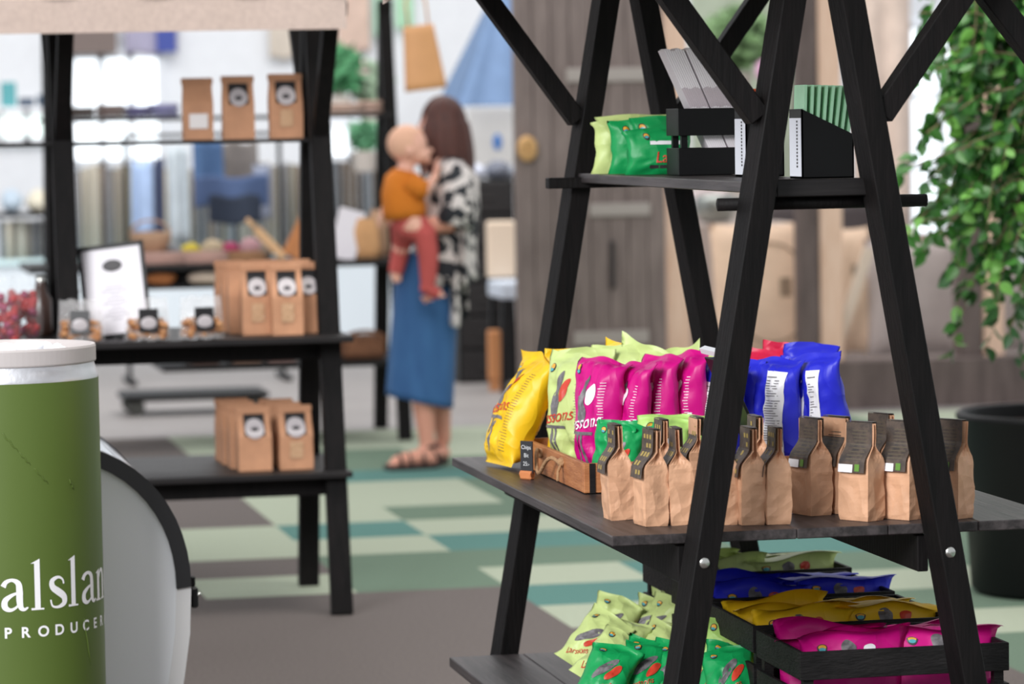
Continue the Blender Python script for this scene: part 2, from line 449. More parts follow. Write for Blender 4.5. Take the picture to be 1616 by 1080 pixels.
# ================================================================== SNACK BAGS
def bag(name, label, cat, color, w, h, t, loc, rot, seed, prints=(), group=None, fold=0.0, bend=0.0, nu=24, nv=34, slump=0.0, top=None):
    """pillow bag. local: x width, -y front, z up, origin bottom centre. rot = euler (tilt x, tilt y, z)"""
    rnd = random.Random(seed); off = Vector((rnd.uniform(0, 50), rnd.uniform(0, 50), rnd.uniform(0, 50)))
    cr = [(rnd.uniform(0, 6.28), rnd.uniform(-.8, .8), rnd.uniform(.003, .008), rnd.uniform(-.6, .6), rnd.uniform(.1, .9)) for _ in range(7)]

    top_ = top or 0.0

    def surf(side, u, v, lift=0.0):
        # u -1..1, v 0..1
        seal = 0 if v < .035 or v > .94 else 1
        vv = max(0, min(1, (v - .035) / .905))
        pv = (math.sin(math.pi * vv ** .8)) ** .55 if 0 < vv < 1 else 0
        pu = max(0, 1 - abs(u) ** 2.6) ** .6
        T = t / 2 * pv * pu * seal
        n = noise.noise(Vector((u * 1.6, v * 3.2, side * 3)) + off)
        r_ = 1 - abs(noise.noise(Vector((u * 2.3, v * 4.5, side * 5 + 9)) + off)) * 2
        edge = .35 + 1.4 * abs(v - .5)
        r2 = 1 - abs(noise.noise(Vector((u * 4.2 + v * 2, v * 8.5 - u * 2, side * 7 + 3)) + off)) * 2
        T += t * edge * (.16 * n + .17 * r_ - .09 + .08 * r2) * pv ** .5 * max(0, 1 - abs(u) ** 4)
        for a, c0, amp, cu, cvv in cr:
            d = (u * math.cos(a) + (v * 2 - 1) * math.sin(a)) - c0
            g = math.exp(-((u - cu) ** 2 + ((v - cvv) * 2) ** 2) / .22)
            T -= amp * 1.0 * max(0, 1 - abs(d) * 7) * g * 1.4 * (pv ** .5)
        T = max(T, .0006)
        wid = w / 2 * (1 - .14 * (pv * seal))
        x = u * wid + .006 * noise.noise(Vector((v * 5, side, 2)) + off)
        z = h * v
        y = (-1 if side == 0 else 1) * (T + lift)
        # top flap bends forward/back, random wave in the seal
        if v > .8:
            k = (v - .8) / .2
            y += .006 * k * math.sin(u * 4 + seed) + (0.01 * k * u * math.sin(seed * 1.7))
            if abs(bend) > .05:
                ph = bend * 1.57 * k; Rr = .2 * h / (bend * 1.57)
                y0_ = y; z = .8 * h + Rr * math.sin(ph); y = y0_ * math.cos(ph) + Rr * (1 - math.cos(ph))
                z -= y0_ * math.sin(ph)
            z -= .006 * k * abs(u) * (1 + math.sin(seed))
            z += top_ * k * k * u * abs(u) * h
        if fold: z -= fold * h * (u * .5 + .5) * v
        if slump: y += slump * math.sin(v * math.pi) * h * .2
        return Vector((x, y, z))

    root = thing(name, label, cat, loc, 0, group, rot)
    mb = MB()
    vs = []; fs = []
    for s in (0, 1):
        for j in range(nv + 1):
            for i in range(nu + 1): vs.append(surf(s, -1 + 2 * i / nu, j / nv))
    W = nu + 1; N = W * (nv + 1)
    def id_(s, i, j):
        if s == 1 and i in (0, nu): s = 0
        return s * N + j * W + i
    for s in (0, 1):
        for j in range(nv):
            for i in range(nu):
                q = (id_(s, i, j), id_(s, i + 1, j), id_(s, i + 1, j + 1), id_(s, i, j + 1))
                fs.append(q if s == 0 else tuple(reversed(q)))
    mb.add(vs, fs)
    mb.build('foil_pouch', BAGC[color] if isinstance(color, str) else color, root, True)
    groups = {}
    for pr in prints:
        groups.setdefault(pr[0], MB())
        d = groups[pr[0]]; kind = pr[2]; side = 0
        mi = pr[1]
        lift = .0012
        if kind == 'ell':
            cu, cvv, ru, rv, a = pr[3:8]
            if len(pr) > 8: lift = pr[8]
            n = 22; rings = 4; V_ = []; F_ = []
            for q in range(rings + 1):
                for k in range(n):
                    th = 2 * math.pi * k / n; rr = q / rings
                    ex, ez = ru * rr * math.cos(th), rv * rr * math.sin(th)
                    uu = cu + ex * math.cos(a) - ez * math.sin(a); vv = cvv + (ex * math.sin(a) + ez * math.cos(a)) * w / 2 / h * 1.0
                    V_.append(surf(side, max(-.98, min(.98, uu)), min(.99, vv), lift))
            for q in range(rings):
                for k in range(n): F_.append((q * n + k, q * n + (k + 1) % n, (q + 1) * n + (k + 1) % n, (q + 1) * n + k))
            d.add(V_, F_, 0)
        elif kind in ('rect', 'brect'):
            u0, u1, v0, v1, nn, mm = pr[3:9]
            sd = 1 if kind == 'brect' else 0
            V_ = [surf(sd, u0 + (u1 - u0) * i / nn, v0 + (v1 - v0) * j / mm, lift if len(pr) < 10 else pr[9]) for j in range(mm + 1) for i in range(nn + 1)]
            F_ = [(j * (nn + 1) + i, j * (nn + 1) + i + 1, (j + 1) * (nn + 1) + i + 1, (j + 1) * (nn + 1) + i) for j in range(mm) for i in range(nn)]
            d.add(V_, F_, 0)
        elif kind == 'text':
            body, size, cu, cvv, a, shear = pr[3:9]
            tv, tf = text_mesh(body, size, shear, 1, size * .004)
            V_ = []
            for p in tv:
                x, z = p.x * math.cos(a) - p.y * math.sin(a), p.x * math.sin(a) + p.y * math.cos(a)
                V_.append(surf(side, max(-.99, min(.99, cu + x / (w / 2))), cvv + z / h, .0022))
            d.add(V_, tf, 0)
    names = {}
    for pr in prints: names[pr[0]] = pr[1]
    for k, d in groups.items():
        o = d.build(k, names[k], root, True)
    return root


def logo(v=.88, u=.0, s=1.0):
    return [('logo_ring', INK, 'ell', u, v, .13 * s, .13 * s, 0, .0012), ('logo_sun', GOLD, 'ell', u, v + .008, .10 * s, .085 * s, 0, .0018), ('logo_wave', TEAL, 'ell', u, v - .018 * s, .085 * s, .045 * s, 0, .0024)]


def big_print(word=RED, accent=RED, tcol=None):
    p = logo(.86, -.62, .9)
    p += [('figure_print', GINK, 'ell', -.22, .72, .10, .40, -.35), ('figure_print', GINK, 'ell', -.32, .55, .2, .42, .15),
          ('figure_print', GINK, 'rect', -.46, -.36, .10, .36, 3, 10), ('figure_print', GINK, 'rect', -.28, -.19, .08, .36, 3, 10),
          ('accent_print', accent, 'ell', .06, .68, .15, .34, -.4, .0018),
          ('ribbon_print', GINK, 'rect', -.85, .18, .345, .372, 12, 2, .0018),
          ('word_print', word, 'text', 'Larssons', .040, -.36, .395, .14, .5)]
    return p


def small_print(word=RED):
    return logo(.82, -.5, 1.1) + [('figure_print', GINK, 'ell', -.05, .5, .18, .62, -.7), ('accent_print', RED, 'ell', .35, .45, .16, .42, -.6, .0018),
                                  ('word_print', word, 'text', 'Larssons', .019, -.05, .16, .35, .3)]


def side_lines(col, n=30, u0=.62, u1=.9, v0=.1, v1=.8):
    return [('fine_print', col, 'rect', u0 + (.05 if k % 3 else 0), u1, v0 + (v1 - v0) * k / n, v0 + (v1 - v0) * k / n + .0045, 3, 1) for k in range(n)]


def back_panel(seed=0, v0=.1, v1=.86, u0=.25, u1=.98):
    rnd = random.Random(seed)
    p = [('info_panel', WPRINT, 'rect', u0, u1, v0, v1, 10, 30, .002)]
    n = 34
    for k in range(n):
        v = v0 + .02 + (v1 - v0 - .04) * k / n
        if rnd.random() < .12: continue
        p.append(('fine_print', GINK, 'rect', u0 + .06, u1 - .08 - rnd.random() * .25, v, v + .006, 3, 1, .0032))
    return p


SH = .781
FLOORB = .792  # inside the wooden crate


def bagat(px, py, z): return ptZ(px, py, z)


# wooden crate on main shelf
cx0, cx1, cy0, cy1 = 1.632, 2.195, 7.235, 7.87
wc = thing('wooden_crate', 'low orange-brown wooden crate with rope handle on the main shelf', 'crate', ((cx0 + cx1) / 2, (cy0 + cy1) / 2, .78))
W_, D_ = cx1 - cx0, cy1 - cy0
mb = MB(); mb.box((0, -D_ / 2 + .006, .034), (W_, .012, .064), None, 0, .0015); mb.build('front_panel', CRATEW, wc)
mb = MB(); mb.box((0, D_ / 2 - .006, .034), (W_, .012, .064), None, 0, .0015); mb.build('back_panel', CRATEW, wc)
for s in (-1, 1):
    mb = MB(); mb.box((s * (W_ / 2 - .006), 0, .034), (.012, D_ - .026, .064), None, 0, .0015)
    o = mb.build('side_panel', CRATEW, wc)
    rp = MB(); xx = s * (W_ / 2 + .003)
    pts = []
    for k in range(15):
        a = k / 14; pts.append((xx + s * (.006 + .022 * math.sin(math.pi * a)), -.11 + .22 * a, .05 + .016 * math.sin(a * 9) - .018 * math.sin(math.pi * a)))
    rp.tube(pts, .0045, 8)
    rp.ball((xx, -.11, .05), .011, 6); rp.ball((xx, .11, .05), .011, 6)
    rp.tube([(xx, -.11, .05), (xx + s * .012, -.125, .03), (xx + s * .016, -.14, .012)], .0035, 8)
    rp.build('rope_handle', ROPE, o, True)
mb = MB(); mb.box((0, 0, .006), (W_ - .026, D_ - .026, .008)); mb.build('bottom_panel', CRATEW, wc)
for sx in (-1, 1):
    mb = MB(); mb.box((sx * (W_ / 2 - .018), -D_ / 2 - .0015, .034), (.012, .003, .064)); mb.build('corner_strip', BLKX, wc)

# chalk sign
p = ptZ(832, 757, .78)
cs = thing('price_sign', 'small black chalk price sign in an orange wooden block beside the crate', 'sign', (p.x, p.y, .78), R(-55))
mb = MB(); mb.box((0, 0, .009), (.034, .016, .018), None, 0, .003); mb.tube([(-.017, 0, .012), (.017, 0, .012)], .008, 12); mb.build('sign_block', mat('orange_wood_block', '#c77b4a', .6, var=.1), cs)
mb = MB(); mb.box((0, 0, .05), (.036, .003, .072)); bd = mb.build('chalkboard', mat('chalkboard', '#2b2b2e', .7), cs)
tv = MB()
for i, (tx, z) in enumerate((('Chips', .068), ('Bit', .05), ('25:-', .031))):
    vv, ff = text_mesh(tx, .013); tv.add([(a.x, -.0022, z + a.y) for a in vv], ff)
tv.build('chalk_writing', mat('chalk', '#d8d8d8', .9), bd)

# --- big bags in the crate, row one (faces to the left)
WB, HB, TB = .165, .272, .085
Rz = R
def BG(name_col, px, py, yaw, seed, label, lean=0, side=0, h=HB, w=WB, t=TB, prints=None, z=FLOORB, y=None, x=None, bend=.3, fold=0.0, top=None, cat='snack bag', group=None):
    p = ptZ(px, py, z)
    if y is not None:
        p = ptY(px, 700, y); p.z = z
        if x is not None: p.x = x
    return bag('snack_bag', label, cat, name_col, w, h, t, p, (R(lean), R(side), R(yaw)), seed, prints or (), group, fold=fold, bend=bend, top=top)


mp = big_print(WPRINT, WPRINT) + side_lines(WPRINT, u0=.45, u1=.66)
lp = big_print(RED, RED) + side_lines(GINK, u0=.5, u1=.72)
yp = big_print(RED, RED) + side_lines(INK, u0=.5, u1=.72)
BG('lime', 0, 0, -58, 3, 'lime snack bag with red script at the left end of the crate', y=7.70, x=1.715, prints=lp, bend=.25, h=.262, top=-.05)
BG('magenta', 0, 0, -56, 5, 'magenta snack bag with white figure shield, first of the magenta row from the left', y=7.50, x=1.730, prints=mp, bend=.75, h=.268, w=.15)
BG('magenta', 972, 0, -64, 7, 'magenta snack bag second from left, dark crease down its face', y=7.47, prints=mp, bend=.65, h=.262, top=.0, side=3, w=.128, t=.07, x=1.792)
BG('magenta', 1024, 0, -66, 9, 'magenta snack bag third from left, between two other magenta bags', y=7.47, prints=mp, bend=.55, h=.274, top=.0, side=-2, w=.128, t=.07, x=1.862)
BG('magenta', 1070, 0, -62, 11, 'magenta snack bag rightmost of the magenta row, beside a blue bag', y=7.47, prints=mp, bend=.6, h=.278, top=.02, side=-2, w=.13, t=.07, x=1.925)
# row behind: lime and yellow
BG('lime', 928, 0, -16, 13, 'lime snack bag behind the leftmost magenta bag', y=7.76, prints=lp, bend=.15, h=.270, t=.06, w=.135)
BG('lime', 978, 0, -34, 15, 'lime snack bag with round shoulders behind the second magenta bag', y=7.76, prints=lp, bend=.45, h=.278, t=.06, w=.14)
BG('lime', 1024, 0, -42, 17, 'lime snack bag with a sharp raised corner, tallest of the back row', y=7.72, prints=lp, bend=.1, h=.272, t=.06, w=.14, top=-.12)
BG('lime', 1070, 0, -58, 19, 'lime snack bag peeking above the rightmost magenta bag', y=7.72, prints=side_lines(GINK, 10, -.2, .2, .6, .9), bend=.1, h=.265, t=.06, w=.14, top=.12)
BG('lime', 1116, 0, -64, 21, 'lime snack bag standing between the magenta and the blue bags', y=7.64, prints=side_lines(GINK, 10, -.2, .2, .6, .9), bend=.1, h=.262, t=.06, w=.15, top=.12, side=5)
BG('yellow', 900, 0, -25, 23, 'yellow snack bag top just showing behind the left lime bags', y=7.82, prints=(), bend=.2, h=.262, t=.04, w=.12)
BG('yellow', 1000, 0, -20, 25, 'yellow snack bag corner showing behind the middle lime bags', y=7.83, prints=(), bend=.3, h=.268, t=.04, w=.13, top=-.11)
# blue bags on the right of the crate
BG('blue', 1128, 0, -56, 31, 'blue snack bag with white info panel half hidden by the left front leg', y=7.46, prints=back_panel(1, u0=-.6, u1=.3, v1=.8), bend=.3, h=.255, side=6, w=.14)
BG('crimson', 1188, 0, -45, 33, 'crimson snack bag showing between leg and blue bags', y=7.70, prints=(), bend=.3, h=.262, t=.05, w=.14, side=6, top=-.06)
BG('blue', 1178, 0, -60, 35, 'dark blue snack bag just right of the left front leg', y=7.48, prints=back_panel(3, u0=.0, u1=.5), bend=.3, h=.25, side=-4, w=.14)
BG('blue', 1226, 0, -58, 37, 'blue snack bag with broad white info panel, first right of the leg', y=7.42, prints=back_panel(4, u0=.0, u1=.72), bend=.5, h=.258, w=.145)
BG('crimson', 1240, 0, -30, 39, 'red snack bag tip sticking out above the blue bags', y=7.74, prints=(), bend=.2, h=.27, t=.04, w=.10, top=-.06)
BG('blue', 1272, 0, -60, 41, 'blue snack bag with narrow crumpled white panel in the middle of the blue group', y=7.42, prints=back_panel(5, u0=.22, u1=.6), bend=.4, h=.262, side=-3, w=.14)
BG('blue', 1316, 0, -54, 43, 'rightmost blue snack bag leaning with rounded shoulder and red script mark', y=7.40, prints=back_panel(6, u0=.05, u1=.45) + [('word_print', RED, 'text', 'L', .09, -.45, .16, .0, .3)], bend=.5, h=.272, side=-5, w=.16, lean=13)
BG('blue', 1280, 0, -30, 45, 'purple-blue snack bag standing behind the other blue bags', y=7.70, prints=(), bend=.3, h=.272, t=.05, w=.13)
# small bags in the front of the crate
HS, WS, TS = .165, .125, .05
sp = small_print()
BG('green', 938, 0, -34, 51, 'small green snack bag leaning at the crate front left corner', y=7.32, x=1.705, z=.80, h=.135, w=.10, t=TS, prints=sp, bend=.2, side=12, lean=4)
BG('green', 978, 0, -35, 53, 'small green snack bag second from the left in the crate', y=7.30, h=.14, t=TS, prints=sp, bend=.3, side=4, w=.105)
BG('green', 1004, 0, -50, 55, 'small dark green snack bag behind the front kraft bags, third from left', y=7.31, h=.135, t=TS, prints=(), bend=.3, w=.10)
BG('ltgreen', 1040, 0, -15, 57, 'small pale green snack bag with red bean print left of centre in the crate', y=7.29, h=.15, w=WS, t=TS, prints=sp, bend=.2, side=6)
BG('ltgreen', 1074, 0, -15, 59, 'small pale green snack bag with red bean print, second of the pale green', y=7.30, h=.15, w=WS, t=TS, prints=sp, bend=.2, side=4)
BG('ltgreen', 1106, 0, -20, 61, 'small pale green snack bag right next to the left front leg', y=7.31, h=.14, w=WS, t=TS, prints=sp, bend=.2)
BG('crimson', 850, 0, -60, 62, 'red snack bag mostly hidden inside the crate behind the lime bag', y=7.70, h=.22, w=.15, t=.05, prints=()) if False else None
# yellow bag leaning on the crate
bag('snack_bag', 'yellow snack bag leaning against the left side of the wooden crate', 'snack bag', 'yellow', .165, .28, .10, (1.572, 7.86, .788), (R(-25), 0, R(-80)), 71, yp, bend=-.35, top=-.06)
# black magazine-like divider and white edge near the left leg
dv = thing('display_card', 'black display card with pale edge leaning behind the left front leg', 'card', ptY(1190, 765, 7.2), 0)
dv.location.z = .845
mb = MB(); mb.box((-.03, 0, .10), (.006, .16, .26), Matrix.Rotation(R(-24), 3, 'Y').to_quaternion(), 0, .001); mb.build('board', BLACKP, dv)
mb = MB(); mb.box((-.088, 0, .235), (.014, .16, .012), Matrix.Rotation(R(-24), 3, 'Y').to_quaternion()); mb.build('board_edge', WGLOSS, dv)

# --- kraft mini bags on the shelf
LAB = mat('dark_label', '#3b3532', .5, col2='#5c4e44', vscale=60, stretch=(1, 1, 1))
YTX = mat('ochre_print', '#a08a4c', .6)
LGR = mat('label_green', '#5e8a35', .5)


def kraft_bag(label, loc, yaw, seed, w=.072, d=.052, h=.19, lab='gold', group=None, tilt=0):
    """w along local Y (label face to -X), d along local X (gusset faces -Y)"""
    rnd = random.Random(seed); off = Vector((seed * 3.1, seed * 1.7, 0))
    t = thing('kraft_bag', label, 'paper bag', loc, 0, group, (0, R(tilt), R(yaw)))
    fz = .60; nz = 22; nx = 6; ny = 6
    def ring(v):
        z = h * v
        if v <= fz: k = 0
        else: k = min(1, (v - fz) / .2)
        ks = k * k * (3 - 2 * k)
        dx = d / 2 * (1 - ks) + .0022 * ks
        dy = w / 2 * (1 + .02 * ks)
        if k >= 1: dx = .0035
        b = .0035 * (1 - ks)
        lean = .35 * d * (math.sin(seed) * .3) * ks
        pts = []
        # perimeter with gusset pinch on -y and +y sides
        gp = .42 * w * ks if k < 1 else .42 * w
        def q(x, y):
            n = noise.noise(Vector((x * 28, y * 28, z * 26)) + off) * .0018 * (1 if v > .02 else 0)
            rdg = (1 - abs(noise.noise(Vector((x * 30, y * 22, z * 34 + 5)) + off)) * 2) * .0016 * (1 if .02 < v < .8 else 0)
            bul = .0015 * math.sin(math.pi * min(1, v / fz)) if v < fz else 0
            s = 1 + (n + rdg + bul) / (d / 2)
            pts.append(Vector((x * s + lean, y * (1 + (n + rdg + bul) / (w / 2)), z)))
        for i in range(ny): q(-dx, dy - 2 * dy * i / ny)          # left face (-x) from +y to -y
        for i in range(nx):                                        # near face (-y) from -x to +x, gusset pinch inward
            a = i / nx; q(-dx + 2 * dx * a, -dy + gp * (1 - abs(2 * a - 1)) * .9)
        for i in range(ny): q(dx, -dy + 2 * dy * i / ny)
        for i in range(nx):
            a = i / nx; q(dx - 2 * dx * a, dy - gp * (1 - abs(2 * a - 1)) * .9)
        return pts
    mb = MB(); vs = []; n = 2 * nx + 2 * ny; fs = []
    for j in range(nz + 1): vs += ring(j / nz)
    for j in range(nz):
        for k in range(n): fs.append((j * n + k, j * n + (k + 1) % n, (j + 1) * n + (k + 1) % n, (j + 1) * n + k))
    fs.append(tuple(reversed(range(n)))); fs.append(tuple(range(nz * n, nz * n + n)))
    mb.add(vs, fs); mb.build('paper_body', KRAFT, t)
    # label folded over the top, down the left face
    def lf(u, v):
        # v 0 bottom of label front .. 1 top
        zz = h * (.50 + .51 * v)
        k = min(1, max(0, (zz / h - fz) / .2)); ks = k * k * (3 - 2 * k)
        x = -(d / 2 * (1 - ks) + .0035 * ks) - .0035 - (.006 * (1 - v) ** 2)
        return Vector((x, (u - .5) * w * .92, zz))
    lb = MB(); lb.grid(lf, 6, 14); lb.grid(lambda u, v: Vector((-.0072 + .0144 * v, (u - .5) * w * .92, h * 1.012 + .001)), 4, 2)
    lb.grid(lambda u, v: Vector((.0072, (u - .5) * w * .92, h * (1.012 - .20 * v))), 4, 4)
    lo = lb.build('folded_label', LAB, t); solid(lo, .0008)
    pr = MB()
    if lab == 'gold':
        for k in range(5):
            z0 = .08 + k * .18
            for c in range(3):
                u0 = .14 + c * .26
                if rnd.random() < .25: continue
                pr.grid(lambda u, v, u0=u0, z0=z0: lf(u0 + u * .17, z0 + v * .09) + Vector((-.001, 0, 0)), 2, 2)
        pr.build('label_print', YTX, lo)
    else:
        pr.grid(lambda u, v: lf(.45 + u * .55, v * .16) + Vector((-.001, 0, 0)), 2, 2)
        pr.build('white_strip', WPRINT, lo)
        pr = MB(); pr.grid(lambda u, v: lf(.72 + u * .2, .03 + v * .14) + Vector((-.0014, 0, 0)), 2, 2) if False else pr.grid(lambda u, v: lf(.18 + u * .18, .03 + v * .14) + Vector((-.0014, 0, 0)), 2, 2)
        pr.build('green_mark', LGR, lo)
        pr = MB()
        for k in range(9):
            pr.grid(lambda u, v, k=k: lf(.15 + u * rnd.uniform(.5, .7), .26 + k * .07 + v * .02) + Vector((-.001, 0, 0)), 2, 1)
        pr.build('label_print', mat('faint_ochre_print', '#5c5243', .6), lo)
    return t


kb = [(983, 822, 0, 'gold', 'small kraft bag at the left end of the front row'),
      (1034, 832, 6, 'gold', 'small kraft bag second from left, nearest the shelf edge'),
      (1050, 812, 0, 'gold', 'small kraft bag standing behind the second kraft bag from the left'),
      (1080, 830, -3, 'gold', 'small kraft bag third in the front row, left of the left front leg'),
      (1106, 808, 0, 'gold', 'small kraft bag just behind the left front leg'),
      (1146, 830, 0, 'gold', 'small kraft bag half hidden by the right edge of the left front leg'),
      (1188, 830, 2, 'gold', 'small kraft bag first fully visible right of the left front leg'),
      (1198, 806, 0, 'gold', 'small kraft bag behind, with only its folded top showing right of the left leg'),
      (1230, 829, -2, 'gold', 'small kraft bag second right of the left front leg, smooth front'),
      (1288, 815, 4, 'green', 'small kraft bag with grey label in front of the last blue bags'),
      (1328, 812, -8, 'green', 'small kraft bag set back, left of the large labelled kraft bag'),
      (1368, 824, 0, 'green', 'small kraft bag with broad dark label and green mark, centre of the right group'),
      (1398, 806, 8, 'green', 'small kraft bag peeking out behind the broad labelled kraft bag'),
      (1432, 822, 2, 'green', 'small kraft bag left of the right front leg'),
      (1510, 820, 0, 'green', 'small kraft bag right of the right front leg, at the end of the row')]
for i, (px, py, yw, lb, lbl) in enumerate(kb):
    p = ptZ(px, py, .78)
    big = lb == 'green'
    kraft_bag(lbl, (p.x, p.y + .035, .7805), yw + (2 if not big else (34 if i in (11, 13, 14, 10) else 14)), i + 1,
              w=.062 if not big else .070, d=.046 if not big else .048, h=.188 if not big else .192, lab=lb, tilt=(-2 if i in (0, 3) else 1))


# --- upper shelf
ZU = 1.453
def upb(px, y, col, yaw, seed, lbl, h=.125, w=.12, t=.03, prints=(), side=0, bend=.15):
    p = ptY(px, 270, y); bag('snack_bag', lbl, 'snack bag', col, w, h, t, (p.x, p.y, ZU), (R(-3), R(side), R(yaw)), seed, prints, bend=bend, nu=14, nv=18)
fw = [('word_print', RED, 'text', 'Larss', .036, .30, .24, .0, .3), ('ribbon_print', INK, 'rect', -.3, .8, .12, .19, 6, 2)] + logo(.80, -.35, .8) + [('smudge_print', WPRINT, 'rect', -.3, .9, .62, .70, 6, 3)]
upb(1005, 8.0, 'lime', -4, 81, 'lime snack bag at the far back of the top shelf', h=.138, w=.19)
upb(978, 7.93, 'lime', -10, 83, 'lime snack bag on the top shelf, front of the pair at its left end', h=.130, w=.13)
upb(1000, 7.86, 'green', -12, 85, 'green snack bag on the top shelf behind the other green ones', h=.128, w=.12, prints=logo(.8, -.3, 1.2))
upb(1046, 7.83, 'green', -4, 87, 'green snack bag leaning against the top shelf crate', h=.133, w=.15, prints=logo(.8, -.7, 1.0))
upb(1040, 7.72, 'green', -6, 89, 'green snack bag with red script at the front of the top shelf group', h=.108, w=.165, prints=fw, t=.04)


def slat_crate(label, x0, x1, y0, y1, z0, h, slats, mat_, post=.02, group=None, th=.009, corner=None):
    t = thing('slatted_crate', label, 'crate', ((x0 + x1) / 2, (y0 + y1) / 2, z0), 0, group)
    W, D = x1 - x0, y1 - y0; sh = h / (slats + (slats - 1) * .45); gap = sh * .45
    for k in range(slats):
        z = sh / 2 + k * (sh + gap)
        mb = MB()
        mb.box((0, -D / 2 + th / 2, z), (W, th, sh), None, 0, .001); mb.box((0, D / 2 - th / 2, z), (W, th, sh), None, 0, .001)
        mb.box((-W / 2 + th / 2, 0, z), (th, D - 2 * th, sh), None, 0, .001); mb.box((W / 2 - th / 2, 0, z), (th, D - 2 * th, sh), None, 0, .001)
        mb.build('slat_ring', mat_, t)
    for sx in (-1, 1):
        for sy in (-1, 1):
            mb = MB(); mb.box((sx * (W / 2 - th - post / 2), sy * (D / 2 - th - post / 2), h / 2 - .002), (post, post, h - .006)); mb.build('corner_post', corner or mat_, t)
    mb = MB(); mb.box((0, 0, .004), (W - 2 * th, D - 2 * th, .006)); mb.build('bottom_panel', mat_, t)
    return t


a = ptY(1068, 275, 7.52); b = ptY(1170, 275, 7.52)
slat_crate('black slatted crate of brochures on the top shelf', a.x, b.x + .02, 7.50, 7.61, ZU, .148, 2, BLACKP, post=.014)
PAP = mat('brochure_paper', '#fbf6f8', .6)
PAP2 = mat('brochure_cover', '#eae2e6', .5)
bx0 = ptY(1122, 275, 7.6).x
PAPB = mat('brochure_print_band', '#c9bcc1', .6)
for i in range(20):
    x = bx0 + i * .0046 + (.004 if i > 8 else 0)
    o = thing('brochure', 'thin pale brochure standing tilted in the black crate on the top shelf', 'brochure', (x, 7.555, ZU + .012), 0, 'pale brochures leaning in the top shelf crate')
    h_ = .292 + .003 * math.sin(i * 1.3)
    q = Matrix.Rotation(R(-24.5 + i * .1), 3, 'Y').to_quaternion()
    mb = MB(); mb.box(q @ Vector((0, 0, h_ / 2)), (.0036, .055, h_), q); mb.build('pages', PAP, o)
    mb = MB(); mb.box(q @ Vector((-.0021, 0, h_ / 2)), (.0005, .056, h_), q); mb.build('cover', PAP2, o)
    mb = MB(); mb.box(q @ Vector((0, -.0278, h_ * .60)), (.0037, .0004, h_ * .16), q); mb.build('print_band', PAPB, o)


def mag_file(label, px0, px1, ytop_hi, ytop_lo, y, lab_w, spine):
    a = ptY(px0, 280, y); b = ptY(px1, 280, y); zt = ptY(px0, ytop_hi, y).z; zl = ptY(px1, ytop_lo, y).z
    t = thing('magazine_file', label, 'magazine file', (a.x, y, ZU), 0)
    W = b.x - a.x; H = zt - ZU; L = zl - ZU; D = .085
    mb = MB()
    for yy in (0, D):
        mb.add([(0, yy, 0), (W, yy, 0), (W, yy, L), (0, yy, H), (0, yy + .003, 0), (W, yy + .003, 0), (W, yy + .003, L), (0, yy + .003, H)],
               [(0, 1, 2, 3), (7, 6, 5, 4), (0, 4, 5, 1), (1, 5, 6, 2), (2, 6, 7, 3), (3, 7, 4, 0)])
    mb.box((.0015, D / 2, H / 2), (.003, D, H)); mb.box((W - .0015, D / 2, L / 2), (.003, D, L)); mb.box((W / 2, D / 2, .002), (W, D, .003))
    mb.build('file_body', BLACKP, t)
    sp_ = MB(); sp_.box((-.0012, D * .5, .064), (.001, D * .96, .118)); s_o = sp_.build('spine_label', mat('label_white', '#e4e6ee', .5), t)
    fp = MB()
    for k in range(14): fp.box((-.0022, D * .32, .025 + k * .007), (.0006, .008, .004))
    fp.build('spine_print', INK, s_o)
    return t, W, H, L, D


t1, *_ = mag_file('black magazine file nearer the slatted crate, mostly behind the left front leg', 1178, 1238, 150, 200, 7.12, 0, 0)
t2, W, H, L, D = mag_file('black magazine file with slanted top holding green brochures', 1266, 1348, 172, 212, 6.78, 0, 0)
GB = mat('green_brochure', '#b0e4bc', .5, var=.08)
bx = ptY(1266, 280, 6.78).x
for i in range(8):
    o = thing('green_brochure', 'green striped brochure edge in the black magazine file on the top shelf', 'brochure', (bx + .006 + i * .0115, 6.785, ZU + .004), 0, 'green brochures in the magazine file')
    mb = MB(); q = Matrix.Rotation(R(2 + i * 1.0), 3, 'Y').to_quaternion(); h_ = .186 - .0003 * i
    mb.box(q @ Vector((0, .04, h_ / 2)), (.0055, .075, h_), q); mb.build('pages', GB, o)
bx = ptY(1182, 280, 7.12).x
for i in range(5):
    o = thing('orange_brochure', 'orange brochure edge in the magazine file behind the left leg', 'brochure', (bx + .004 + i * .007, 7.13, ZU + .004), 0, 'orange brochures behind the left leg')
    mb = MB(); mb.box((0, .035, .091), (.005, .07, .182)); mb.build('pages', mat('orange_paper', '#dd5a2c', .5), o)

